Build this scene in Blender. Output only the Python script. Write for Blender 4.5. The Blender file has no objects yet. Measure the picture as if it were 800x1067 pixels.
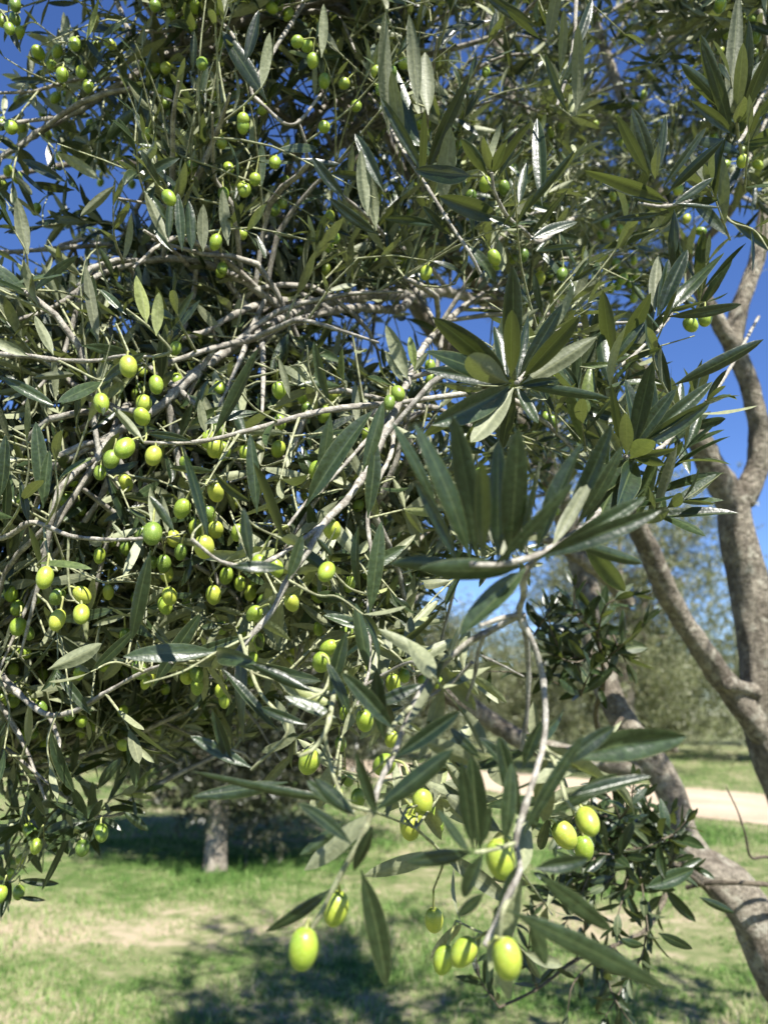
import bpy, math, numpy as np
from mathutils import Matrix, Vector
R = math.radians
rng = np.random.default_rng(11)
scene = bpy.context.scene
COL = scene.collection

# ------------------------------------------------------------------ camera
CAM = np.array([0.0, 0.0, 1.55]); PITCH = R(14.7); FPX = 806.0
cd = bpy.data.cameras.new('camera'); cam = bpy.data.objects.new('camera', cd); COL.objects.link(cam)
cam.location = CAM; cam.rotation_euler = (R(90) + PITCH, 0, 0)
cd.sensor_fit = 'VERTICAL'; cd.sensor_height = 36.0; cd.lens = FPX / 1067 * 36.0
cd.clip_start = 0.02; cd.clip_end = 2000
cd.dof.use_dof = True; cd.dof.focus_distance = 0.74; cd.dof.aperture_fstop = cd.lens / 4.6
scene.camera = cam
FW = np.array([0, math.cos(PITCH), math.sin(PITCH)]); RT = np.array([1.0, 0, 0]); UPV = np.array([0, -math.sin(PITCH), math.cos(PITCH)])

def P(px, py, d):
    "a point the photograph shows at px,py, standing d metres away"
    return CAM + d * (FW + RT * (px - 400) / FPX - UPV * (py - 533.5) / FPX)
def PP(lst): return np.array([P(*q) for q in lst])
def proj(p):
    v = np.atleast_2d(p) - CAM
    z = v @ FW; z = np.where(np.abs(z) < 1e-4, 1e-4, z)
    return 400 + FPX * (v @ RT) / z, 533.5 - FPX * (v @ UPV) / z, z

# ------------------------------------------------------------------ objects
def new_obj(name, mesh, parent=None, loc=None):
    o = bpy.data.objects.new(name, mesh); COL.objects.link(o)
    if loc is not None: o.location = loc
    if parent is not None:
        o.parent = parent
        if parent.type == 'EMPTY' : o.matrix_parent_inverse = Matrix.Translation(-Vector(parent.location))
    return o
def thing(name, label, cat, loc, group=None):
    o = bpy.data.objects.new(name, None); COL.objects.link(o); o.location = loc
    o.empty_display_size = 0.2; o['label'] = label; o['category'] = cat
    if group: o['group'] = group
    return o

class Geo:
    "collects verts, quads and tris"
    def __init__(s): s.v = []; s.f = []; s.n = 0; s.rnd = []; s.uv = []; s.m = []
    def add(s, v, f, rnd=0.5, uv=None, mat=0):
        v = np.asarray(v, float).reshape(-1, 3); f = np.asarray(f, int)
        s.v.append(v); s.f.append(f + s.n); s.n += len(v)
        s.rnd.append(np.broadcast_to(rnd, (len(v),)).astype(float))
        s.uv.append(np.zeros((len(v), 2)) if uv is None else uv)
        s.m.append(np.full(len(f), mat))
    def build(s, name, mats, parent=None, loc=None, smooth=True):
        me = bpy.data.meshes.new(name)
        if s.n:
            V = np.concatenate(s.v); 
            if loc is not None: V = V - np.asarray(loc)
            k = np.concatenate([np.full(len(f), f.shape[1]) for f in s.f])
            L = np.concatenate([f.ravel() for f in s.f]).astype(np.int32)
            me.vertices.add(len(V)); me.vertices.foreach_set('co', V.astype(np.float32).ravel())
            me.loops.add(len(L)); me.loops.foreach_set('vertex_index', L)
            me.polygons.add(len(k)); st = np.concatenate([[0], np.cumsum(k)[:-1]]).astype(np.int32)
            me.polygons.foreach_set('loop_start', st)
            me.polygons.foreach_set('use_smooth', np.full(len(k), smooth))
            me.polygons.foreach_set('material_index', np.concatenate(s.m).astype(np.int32))
            uvl = me.uv_layers.new(name='UVMap'); UV = np.concatenate(s.uv)
            uvl.data.foreach_set('uv', UV[L].astype(np.float32).ravel())
            a = me.attributes.new('rnd', 'FLOAT', 'POINT'); a.data.foreach_set('value', np.concatenate(s.rnd).astype(np.float32))
            me.update(calc_edges=True)
        for m in (mats if isinstance(mats, (list, tuple)) else [mats]): me.materials.append(m)
        return new_obj(name, me, parent, loc)

def unit(v): return v / np.maximum(np.linalg.norm(v, axis=-1, keepdims=True), 1e-9)

def smooth_path(pts, rad, step):
    "Catmull-Rom through pts, resampled"
    pts = np.asarray(pts, float); rad = np.asarray(rad, float)
    if len(pts) == 2: pts = np.array([pts[0], (pts[0] + pts[1]) / 2, pts[1]]); rad = np.array([rad[0], (rad[0] + rad[1]) / 2, rad[1]])
    e = np.vstack([2 * pts[0] - pts[1], pts, 2 * pts[-1] - pts[-2]]); out = []; ro = []
    for i in range(len(pts) - 1):
        p0, p1, p2, p3 = e[i:i + 4]; n = max(2, int(np.linalg.norm(p2 - p1) / step))
        t = np.linspace(0, 1, n, endpoint=False)[:, None]
        out.append(0.5 * ((2 * p1) + (-p0 + p2) * t + (2 * p0 - 5 * p1 + 4 * p2 - p3) * t ** 2 + (-p0 + 3 * p1 - 3 * p2 + p3) * t ** 3))
        ro.append(rad[i] + (rad[i + 1] - rad[i]) * t[:, 0])
    out.append(pts[-1:]); ro.append(rad[-1:])
    return np.vstack(out), np.concatenate(ro)

def tube(geo, pts, rad, sides=8, step=0.02, rough=0.0, knots=0.0, mat=0, rnd=0.5, cap=True, presm=False):
    if presm: p, r = np.asarray(pts), np.asarray(rad)
    else: p, r = smooth_path(pts, rad, step)
    n = len(p); T = unit(np.gradient(p, axis=0))
    U = np.cross(T[0], [0.31, 0.2, 0.93]); U = U / np.linalg.norm(U); Us = []
    for i in range(n):
        U = U - T[i] * (U @ T[i]); U = U / (np.linalg.norm(U) + 1e-9); Us.append(U)
    Us = np.array(Us); W = np.cross(T, Us)
    a = np.linspace(0, 2 * math.pi, sides, endpoint=False)
    rr = np.repeat(r[:, None], sides, 1)
    if rough:
        ph = rng.uniform(0, 6.3, 12); s = np.arange(n)[:, None] * step if not presm else np.arange(n)[:, None] * 0.01
        L = np.concatenate([[0], np.cumsum(np.linalg.norm(np.diff(p, axis=0), axis=1))])[:, None] / max(np.mean(r), 1e-4)
        rr = rr * (1 + rough * (np.sin(2 * a + ph[0] + L * 0.35) * 0.5 + np.sin(3 * a + ph[1] - L * 0.5) * 0.4 + np.sin(5 * a + ph[2] + L * 0.9) * 0.25
                    + np.sin(L * 1.3 + ph[3] + a) * 0.5 + np.sin(L * 2.9 + ph[4] - 2 * a) * 0.25 + np.sin(9 * a + ph[5] + L * .4) * .14 + (sides > 20) * (np.sin(13 * a + ph[6] + np.sin(L * 1.1) * 1.5) * .16 + np.sin(L * 5.1 + 3 * a + ph[7]) * .16 + np.sin(L * 8.3 - 4 * a + ph[8]) * .1)))
    if knots:
        kk = 1 + knots * np.maximum(0, np.sin(np.arange(n) * 0.9 + rng.uniform(0, 6))) ** 4 * rng.uniform(0.4, 1, n)
        rr = rr * kk[:, None]
    V = p[:, None] + rr[..., None] * (np.cos(a)[None, :, None] * Us[:, None] + np.sin(a)[None, :, None] * W[:, None])
    i = np.arange(n - 1)[:, None] * sides; j = np.arange(sides)[None]; j2 = (j + 1) % sides
    F = np.stack([i + j, i + j2, i + sides + j2, i + sides + j], -1).reshape(-1, 4)
    geo.add(V, F, rnd, mat=mat)
    if cap:
        for k, rev in ((0, -1), (n - 1, 1)):
            ring = V[k]; c = p[k] + T[k] * rev * r[k] * 0.5
            vv = np.vstack([ring, c]); jj = np.arange(sides)
            ff = np.stack([jj, (jj + 1) % sides, np.full(sides, sides)], -1)
            if rev < 0: ff = ff[:, ::-1]
            geo.add(vv, ff, rnd, mat=mat)
    return p, r

# ------------------------------------------------------------------ leaves
def leaves(geo, B, D, N, Ln, Wd, bend, rnd, nl=7, nw=4, fold=0.5, side=None):
    "lanceolate leaves: base B, direction D, upper-face normal N"
    B = np.asarray(B, float); n = len(B)
    if not n: return
    D = unit(np.asarray(D, float)); N = np.asarray(N, float); N = unit(N - D * np.sum(N * D, 1, keepdims=True)); S = np.cross(D, N)
    Ln = np.broadcast_to(Ln, (n,)); Wd = np.broadcast_to(Wd, (n,)); bend = np.broadcast_to(bend, (n,)); rnd = np.broadcast_to(rnd, (n,))
    t = np.linspace(0, 1, nl + 1); tt = np.clip((t - 0.06) / 0.94, 0, 1)
    w = np.sin(math.pi * tt ** 0.98) ** 0.60; w[0] = 0.07; w[-1] = 0.03; w = np.maximum(w, 0.03)
    u = np.linspace(-1, 1, nw + 1)
    th = bend[:, None] * t[None]                       # bending angle along leaf
    dt = 1.0 / nl
    cx = np.cumsum(np.cos(th), 1) * dt - dt; cz = -np.cumsum(np.sin(th), 1) * dt
    if side is None: side = rng.normal(0, 0.05, n)
    sw = np.asarray(side)[:, None] * (t[None] ** 2)
    spine = B[:, None] + Ln[:, None, None] * (cx[..., None] * D[:, None] + cz[..., None] * N[:, None] + sw[..., None] * S[:, None])
    nrm = unit(np.cos(th)[..., None] * N[:, None] + np.sin(th)[..., None] * D[:, None])
    tw = rng.normal(0, 0.4, n)[:, None] * t[None]
    Sx = S[:, None] * np.cos(tw)[..., None] + nrm * np.sin(tw)[..., None]; Nx = nrm * np.cos(tw)[..., None] - S[:, None] * np.sin(tw)[..., None]
    ww = Wd[:, None] * 0.5 * w[None]
    fl = np.where(rng.random(n) < .18, -.35, 1.0) * fold * rng.uniform(0.3, 1.6, n)
    wav = 0.06 * np.sin(t[None] * rng.uniform(8, 16, n)[:, None] + rng.uniform(0, 6, n)[:, None])
    V = spine[:, :, None] + ww[..., None, None] * (u[None, None, :, None] * Sx[:, :, None]
        + (np.abs(u) ** 1.15 * fl[:, None, None] - 0.22 * u ** 4)[..., None] * Nx[:, :, None] + (wav[:, :, None] * u[None, None])[..., None] * Nx[:, :, None])
    m = (nl + 1) * (nw + 1)
    i = np.arange(nl)[:, None] * (nw + 1); j = np.arange(nw)[None]
    f = np.stack([i + j, i + j + 1, i + nw + 1 + j + 1, i + nw + 1 + j], -1).reshape(-1, 4)
    F = (f[None] + (np.arange(n) * m)[:, None, None]).reshape(-1, 4)
    uv = np.stack(np.broadcast_arrays((u[None, :] + 1) / 2, t[:, None]), -1).reshape(-1, 2)
    geo.add(V.reshape(-1, 3), F, np.repeat(rnd, m), np.tile(uv, (n, 1)))

# ------------------------------------------------------------------ materials
def mat(name):
    m = bpy.data.materials.new(name); m.use_nodes = True; nt = m.node_tree; nt.nodes.clear()
    out = nt.nodes.new('ShaderNodeOutputMaterial'); b = nt.nodes.new('ShaderNodeBsdfPrincipled')
    nt.links.new(b.outputs[0], out.inputs[0]); return m, nt, b, out
def nd(nt, t, **kw):
    n = nt.nodes.new(t)
    for k, v in kw.items():
        if k.startswith('i_'): n.inputs[int(k[2:]) if k[2:].isdigit() else k[2:].replace('_', ' ')].default_value = v
        else: setattr(n, k, v)
    return n
def ramp(nt, fac, stops):
    r = nt.nodes.new('ShaderNodeValToRGB'); e = r.color_ramp.elements
    while len(e) < len(stops): e.new(0.5)
    for k, (p, c) in enumerate(stops): e[k].position = p; e[k].color = (*c, 1) if len(c) == 3 else c
    nt.links.new(fac, r.inputs[0]); return r
def mixc(nt, fac, a, b, typ='MIX'):
    m = nt.nodes.new('ShaderNodeMix'); m.data_type = 'RGBA'; m.blend_type = typ
    for s, v in ((m.inputs[0], fac), (m.inputs[6], a), (m.inputs[7], b)):
        if hasattr(v, 'is_linked') or hasattr(v, 'node'): nt.links.new(v, s)
        else: s.default_value = v if not isinstance(v, tuple) else ((*v, 1) if len(v) == 3 else v)
    return m.outputs[2]

def leaf_material(name, top_a, top_b, under, trans=0.16, veins=True, yellow=True):
    m, nt, b, out = mat(name); L = nt.links
    at = nd(nt, 'ShaderNodeAttribute', attribute_name='rnd'); geo = nd(nt, 'ShaderNodeNewGeometry')
    top = ramp(nt, at.outputs['Fac'], [(0.0, top_a), (0.75, top_b), (0.93, tuple(c * 1.25 for c in top_b)), (1.0, (0.16, 0.20, 0.045) if yellow else top_b)])
    und = ramp(nt, at.outputs['Fac'], [(0.0, tuple(c * 0.5 for c in under)), (0.35, tuple(c * 0.8 for c in under)), (0.9, under), (1.0, (0.26, 0.30, 0.09) if yellow else under)])
    tc, uc = top.outputs[0], und.outputs[0]
    tx = nd(nt, 'ShaderNodeTexCoord')
    nz = nd(nt, 'ShaderNodeTexNoise', i_Scale=260.0, i_Detail=2.0); L.new(tx.outputs['Object'], nz.inputs['Vector'])
    nr = ramp(nt, nz.outputs[0], [(0.3, (0.6, 0.62, 0.6)), (0.7, (1.3, 1.28, 1.3))])
    tc = mixc(nt, 1.0, tc, nr.outputs[0], 'MULTIPLY'); uc = mixc(nt, 0.6, uc, nr.outputs[0], 'MULTIPLY')
    if veins:
        sep = nd(nt, 'ShaderNodeSeparateXYZ'); L.new(tx.outputs['UV'], sep.inputs[0])
        a1 = nd(nt, 'ShaderNodeMath', operation='SUBTRACT', i_1=0.5); L.new(sep.outputs[0], a1.inputs[0])
        a2 = nd(nt, 'ShaderNodeMath', operation='ABSOLUTE'); L.new(a1.outputs[0], a2.inputs[0])
        a3 = nd(nt, 'ShaderNodeMapRange', i_1=0.015, i_2=0.05, i_3=1.0, i_4=0.0); L.new(a2.outputs[0], a3.inputs[0])
        a4 = nd(nt, 'ShaderNodeMath', operation='MULTIPLY', i_1=0.45); L.new(a3.outputs[0], a4.inputs[0])
        tc = mixc(nt, a4.outputs[0], tc, (0.11, 0.14, 0.055)); uc = mixc(nt, a4.outputs[0], uc, (0.28, 0.29, 0.15))
        a5 = nd(nt, 'ShaderNodeMapRange', i_1=0.455, i_2=0.495, i_3=0.0, i_4=0.5); L.new(a2.outputs[0], a5.inputs[0])
        tc = mixc(nt, a5.outputs[0], tc, (0.16, 0.18, 0.08))
    col = mixc(nt, geo.outputs['Backfacing'], tc, uc)
    L.new(col, b.inputs['Base Color'])
    ro = nd(nt, 'ShaderNodeMapRange', i_3=0.37, i_4=0.56); L.new(geo.outputs['Backfacing'], ro.inputs[0]); L.new(ro.outputs[0], b.inputs['Roughness'])
    b.inputs['Specular IOR Level'].default_value = 0.5
    if veins:
        bp = nd(nt, 'ShaderNodeBump', i_0=0.4, i_1=0.0012); L.new(nz.outputs[0], bp.inputs['Height']); L.new(bp.outputs[0], b.inputs['Normal'])
    tr = nd(nt, 'ShaderNodeBsdfTranslucent'); tr.inputs[0].default_value = (0.20, 0.25, 0.05, 1)
    mx = nd(nt, 'ShaderNodeMixShader', i_0=trans); L.new(b.outputs[0], mx.inputs[1]); L.new(tr.outputs[0], mx.inputs[2]); L.new(mx.outputs[0], out.inputs[0])
    return m
M_LEAF = leaf_material('olive_leaf', (0.006, 0.015, 0.005), (0.032, 0.052, 0.021), (0.24, 0.26, 0.15), trans=0.13)
M_YOUNG = leaf_material('broad_dark_leaf', (0.007, 0.016, 0.006), (0.018, 0.034, 0.012), (0.05, 0.07, 0.03), yellow=False)
M_MID_SHADE = leaf_material('shade_darkened_olive_leaf', (0.014, 0.020, 0.010), (0.034, 0.040, 0.021), (0.10, 0.10, 0.065), veins=False, trans=0.12)  # leaf colour darkened to stand in for the small tree's crown shade
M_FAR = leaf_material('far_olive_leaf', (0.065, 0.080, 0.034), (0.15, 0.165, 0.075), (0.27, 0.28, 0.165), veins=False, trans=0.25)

def bark_material(name, dark, light, scale, bump=0.6, dist=0.004, lichen=None):
    m, nt, b, out = mat(name); L = nt.links; tx = nd(nt, 'ShaderNodeTexCoord')
    n1 = nd(nt, 'ShaderNodeTexNoise', i_Scale=scale, i_Detail=8.0, i_Roughness=0.7); n2 = nd(nt, 'ShaderNodeTexNoise', i_Scale=scale * 0.22, i_Detail=4.0)
    vo = nd(nt, 'ShaderNodeTexVoronoi', i_Scale=scale * 0.8); vo.feature = 'DISTANCE_TO_EDGE'
    for n in (n1, n2, vo): L.new(tx.outputs['Object'], n.inputs['Vector'])
    r = ramp(nt, n1.outputs[0], [(0.28, dark), (0.68, light)]); c = r.outputs[0]
    r2 = ramp(nt, n2.outputs[0], [(0.38, (0.58, 0.56, 0.54)), (0.62, (1.12, 1.12, 1.1))]); c = mixc(nt, 1.0, c, r2.outputs[0], 'MULTIPLY')
    if lichen:
        n3 = nd(nt, 'ShaderNodeTexNoise', i_Scale=scale * 0.5, i_Detail=5.0); L.new(tx.outputs['Object'], n3.inputs['Vector'])
        r3 = ramp(nt, n3.outputs[0], [(0.56, (0, 0, 0)), (0.66, (0.7, 0.7, 0.7))]); c = mixc(nt, r3.outputs[0], c, lichen)
    L.new(c, b.inputs['Base Color']); b.inputs['Roughness'].default_value = 0.85
    b.inputs['Specular IOR Level'].default_value = 0.25
    h = nd(nt, 'ShaderNodeMath', operation='MULTIPLY_ADD', i_1=0.35); L.new(vo.outputs[0], h.inputs[0]); L.new(n1.outputs[0], h.inputs[2])
    bp = nd(nt, 'ShaderNodeBump', i_0=bump, i_1=dist); L.new(h.outputs[0], bp.inputs['Height']); L.new(bp.outputs[0], b.inputs['Normal'])
    return m
M_BARK = bark_material('olive_bark', (0.085, 0.073, 0.056), (0.47, 0.42, 0.34), 60, 1.0, 0.03, lichen=(0.44, 0.42, 0.34))
M_DARK = bark_material('dark_twig_bark', (0.05, 0.042, 0.03), (0.16, 0.135, 0.10), 300, 0.5, 0.001)
M_TWIG = bark_material('grey_twig_bark', (0.13, 0.12, 0.10), (0.44, 0.42, 0.37), 420, 0.7, 0.0015)
M_SHOOT = bark_material('young_shoot_bark', (0.17, 0.19, 0.10), (0.36, 0.37, 0.23), 600, 0.3, 0.0006)

def olive_material():
    m, nt, b, out = mat('green_olive_skin'); L = nt.links; tx = nd(nt, 'ShaderNodeTexCoord')
    oi = nd(nt, 'ShaderNodeAttribute', attribute_name='rnd')
    r = ramp(nt, oi.outputs['Fac'], [(0.0, (0.12, 0.19, 0.028)), (0.5, (0.25, 0.34, 0.036)), (1.0, (0.35, 0.39, 0.055))])
    n1 = nd(nt, 'ShaderNodeTexNoise', i_Scale=90.0, i_Detail=3.0); L.new(tx.outputs['Object'], n1.inputs['Vector'])
    c = mixc(nt, 1.0, r.outputs[0], ramp(nt, n1.outputs[0], [(0.35, (0.68, 0.78, 0.75)), (0.65, (1.15, 1.08, 1.05))]).outputs[0], 'MULTIPLY')
    v = nd(nt, 'ShaderNodeTexVoronoi', i_Scale=900.0); L.new(tx.outputs['Object'], v.inputs['Vector'])
    sp = ramp(nt, v.outputs[0], [(0.10, (0.8, 0.8, 0.8)), (0.24, (0, 0, 0))]); c = mixc(nt, sp.outputs[0], c, (0.60, 0.64, 0.30))
    L.new(c, b.inputs['Base Color']); b.inputs['Roughness'].default_value = 0.36
    b.inputs['Subsurface Weight'].default_value = 0.15; b.inputs['Subsurface Radius'].default_value = (0.004, 0.004, 0.001); b.inputs['Subsurface Scale'].default_value = 0.6
    b.inputs['Specular IOR Level'].default_value = 0.5
    bp = nd(nt, 'ShaderNodeBump', i_0=0.12, i_1=0.0005); L.new(n1.outputs[0], bp.inputs['Height']); L.new(bp.outputs[0], b.inputs['Normal'])
    return m
M_OLIVE = olive_material()
M_STALK = bark_material('green_stalk', (0.26, 0.30, 0.08), (0.42, 0.44, 0.18), 500, 0.1, 0.0003)

def patch_factor(nt):
    "shared by the soil and the grass: where the turf is dry straw"
    L = nt.links; tx = nd(nt, 'ShaderNodeTexCoord')
    n1 = nd(nt, 'ShaderNodeTexNoise', i_Scale=0.8, i_Detail=8.0, i_Roughness=0.72); n2 = nd(nt, 'ShaderNodeTexNoise', i_Scale=7.0, i_Detail=5.0)
    for n in (n1, n2): L.new(tx.outputs['Object'], n.inputs['Vector'])
    a = nd(nt, 'ShaderNodeMath', operation='MULTIPLY_ADD', i_1=0.5, i_2=0.0); L.new(n2.outputs[0], a.inputs[0]); L.new(n1.outputs[0], a.inputs[2])
    a2 = nd(nt, 'ShaderNodeMath', operation='SUBTRACT', i_1=0.075); L.new(a.outputs[0], a2.inputs[0]); f = a2.outputs[0]
    for (x, y, rad, amt) in PATCHES:
        d = nd(nt, 'ShaderNodeVectorMath', operation='DISTANCE'); d.inputs[1].default_value = (x, y, 0); L.new(tx.outputs['Object'], d.inputs[0])
        g = nd(nt, 'ShaderNodeMapRange', i_1=0.0, i_2=rad, i_3=amt, i_4=0.0); g.interpolation_type = 'SMOOTHSTEP'; L.new(d.outputs['Value'], g.inputs[0])
        s = nd(nt, 'ShaderNodeMath', operation='ADD'); L.new(f, s.inputs[0]); L.new(g.outputs[0], s.inputs[1]); f = s.outputs[0]
    return f
PATCHES = [(-3.0, 6.4, 1.3, 0.22), (-1.9, 6.3, 1.0, 0.20), (-0.4, 6.6, 1.1, 0.13), (1.7, 6.6, 1.1, 0.20), (1.3, 8.0, 0.9, 0.1), (-2.6, 8.6, 2.0, -0.14), (-1.0, 9.0, 1.6, -0.2), (3.6, 11.5, 2.0, -0.25), (2.2, 5.3, 0.6, -0.12)]

def ground_material():
    m, nt, b, out = mat('turf_soil'); L = nt.links
    r = ramp(nt, patch_factor(nt), [(0.55, (0.06, 0.095, 0.026)), (0.72, (0.16, 0.165, 0.08)), (0.88, (0.30, 0.25, 0.17))])
    L.new(r.outputs[0], b.inputs['Base Color']); b.inputs['Roughness'].default_value = 1.0; b.inputs['Specular IOR Level'].default_value = 0.1
    return m
def grass_material():
    m, nt, b, out = mat('grass_blades'); L = nt.links
    at = nd(nt, 'ShaderNodeAttribute', attribute_name='rnd')
    ad = nd(nt, 'ShaderNodeMath', operation='MULTIPLY_ADD', i_1=0.46, i_2=-0.23); L.new(at.outputs['Fac'], ad.inputs[0])
    ad2 = nd(nt, 'ShaderNodeMath', operation='ADD'); L.new(ad.outputs[0], ad2.inputs[0]); L.new(patch_factor(nt), ad2.inputs[1])
    r = ramp(nt, ad2.outputs[0], [(0.42, (0.055, 0.13, 0.025)), (0.72, (0.17, 0.29, 0.07)), (0.88, (0.36, 0.37, 0.19)), (1.0, (0.45, 0.37, 0.27))])
    L.new(r.outputs[0], b.inputs['Base Color']); b.inputs['Roughness'].default_value = 0.7; b.inputs['Specular IOR Level'].default_value = 0.2
    tr = nd(nt, 'ShaderNodeBsdfTranslucent'); L.new(r.outputs[0], tr.inputs[0])
    mx = nd(nt, 'ShaderNodeMixShader', i_0=0.3); L.new(b.outputs[0], mx.inputs[1]); L.new(tr.outputs[0], mx.inputs[2]); L.new(mx.outputs[0], out.inputs[0])
    return m
def gravel_material():
    m, nt, b, out = mat('pale_gravel'); L = nt.links; tx = nd(nt, 'ShaderNodeTexCoord')
    n1 = nd(nt, 'ShaderNodeTexNoise', i_Scale=40.0, i_Detail=6.0); n2 = nd(nt, 'ShaderNodeTexNoise', i_Scale=0.9, i_Detail=4.0)
    for n in (n1, n2): L.new(tx.outputs['Object'], n.inputs['Vector'])
    r = ramp(nt, n1.outputs[0], [(0.3, (0.27, 0.21, 0.145)), (0.7, (0.50, 0.405, 0.29))])
    c = mixc(nt, 1.0, r.outputs[0], ramp(nt, n2.outputs[0], [(0.35, (0.82, 0.8, 0.78)), (0.65, (1.1, 1.1, 1.1))]).outputs[0], 'MULTIPLY')
    L.new(c, b.inputs['Base Color']); b.inputs['Roughness'].default_value = 0.95
    bp = nd(nt, 'ShaderNodeBump', i_0=0.6, i_1=0.02); L.new(n1.outputs[0], bp.inputs['Height']); L.new(bp.outputs[0], b.inputs['Normal'])
    return m

# ------------------------------------------------------------------ ground, road, grass
def hgt(x, y): return 0.03 * np.sin(x * 0.7 + 1) * np.sin(y * 0.55) + 0.015 * np.sin(x * 2.1 + y * 1.3)
def road_mid(x): return 15.35 - 1.5 * (x - 5.8)
def road_half(x): return 2.6
xs = np.concatenate([[-900, -300, -100, -50], np.linspace(-30, 30, 121), [50, 100, 300, 900]])
ys = np.concatenate([[-300, -60, -15], np.linspace(-6, 40, 93), [60, 120, 400, 1500]])
X, Y = np.meshgrid(xs, ys); Z = hgt(X, Y) * np.clip((60 - np.hypot(X, Y)) / 30, 0, 1)
flat = np.clip((np.abs(Y - road_mid(X)) - 3.9) / 1.5, 0, 1); Z = Z * flat
g = Geo(); nx, ny = len(xs), len(ys)
i = np.arange(ny - 1)[:, None] * nx; j = np.arange(nx - 1)[None]
g.add(np.stack([X, Y, Z], -1), np.stack([i + j, i + j + 1, i + nx + j + 1, i + nx + j], -1).reshape(-1, 4))
o = g.build('ground', ground_material()); o['kind'] = 'structure'
g = Geo(); rx = np.linspace(-60, 60, 160); k = 9; tcol = np.linspace(-1, 1, k)
V = np.stack([np.broadcast_to(rx[:, None], (160, k)), road_mid(rx)[:, None] + tcol[None] * (3.75 + 0.15 * np.sin(rx * 1.7)[:, None] * np.abs(tcol)[None]),
              0.03 * (1 - tcol[None] ** 2) + np.full((160, k), 0.012)], -1)
i = np.arange(159)[:, None] * k; j = np.arange(k - 1)[None]
g.add(V, np.stack([i + j, i + k + j, i + k + j + 1, i + j + 1], -1).reshape(-1, 4))
o = g.build('gravel_road', gravel_material()); o['kind'] = 'structure'

def grass(n, ymin, ymax, h0, w0, pw):
    y = ymin + (ymax - ymin) * rng.random(n) ** pw; x = (rng.random(n) * 2 - 1) * (y * 0.62 + 1.2)
    kp = np.abs(y - road_mid(x)) > 3.65 + rng.normal(0, .12, len(x)); x, y = x[kp], y[kp]
    # tufts: pull part of the blades together
    cl = rng.random(len(x)) < 0.6; x = np.where(cl, np.round(x / 0.11) * 0.11 + rng.normal(0, .022, len(x)), x); y = np.where(cl, np.round(y / 0.13 ) * 0.13 + rng.normal(0, .022, len(x)), y)
    x += 0.05 * np.sin(y * 37.1); y += 0.05 * np.sin(x * 29.3)
    n = len(x); z = hgt(x, y) * np.clip((np.abs(y - road_mid(x)) - 3.9) / 1.5, 0, 1); a = rng.uniform(0, 6.3, n); h = h0 * rng.uniform(0.4, 1.3, n) * (0.8 + 0.4 * np.sin(x * 1.7 + 1) * np.sin(y * 1.3) + .35 * np.sin(x * 7.3 + y * 2) * np.sin(y * 5.7 - x * 1.5)); w = w0 * rng.uniform(0.6, 1.4, n)
    lean = rng.uniform(0.1, 0.95, n); b = rng.uniform(0, 6.3, n)
    base = np.stack([x, y, z - 0.005], 1); s = np.stack([np.cos(a), np.sin(a), 0 * a], 1) * w[:, None] / 2; ld = np.stack([np.cos(b), np.sin(b), 0 * b], 1) * lean[:, None]
    up = np.array([0, 0, 1.0]); mid = base + h[:, None] * 0.55 * (up + ld * 0.5); tip = base + h[:, None] * (up * 0.85 + ld)
    V = np.stack([base - s, base + s, mid + s * 0.8, mid - s * 0.8, tip], 1)
    return V, rng.random(n)
g = Geo()
for (n, y0, y1, h0, w0, pw) in ((210000, 3.8, 10.5, 0.045, 0.0048, 1.1), (26000, 3.8, 11.5, 0.085, 0.0075, 1.1), (90000, 10, 34, 0.07, 0.014, 1.0)):
    V, r = grass(n, y0, y1, h0, w0, pw); n = len(V); b = np.arange(n)[:, None] * 5
    g2 = g.n
    g.add(V.reshape(-1, 3), b + np.array([[0, 1, 2, 3]]), np.repeat(r, 5))
    g.f.append((b + np.array([[3, 2, 4]])) + g2); g.m.append(np.zeros(n))
o = g.build('grass', grass_material(), smooth=False); o['kind'] = 'stuff'; o['label'] = 'short patchy green and straw coloured grass'; o['category'] = 'grass'

# ------------------------------------------------------------------ sun direction
AZ, EL = R(23), R(51.5)
SUN = np.array([math.cos(EL) * math.sin(AZ), -math.cos(EL) * math.cos(AZ), math.sin(EL)])

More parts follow.
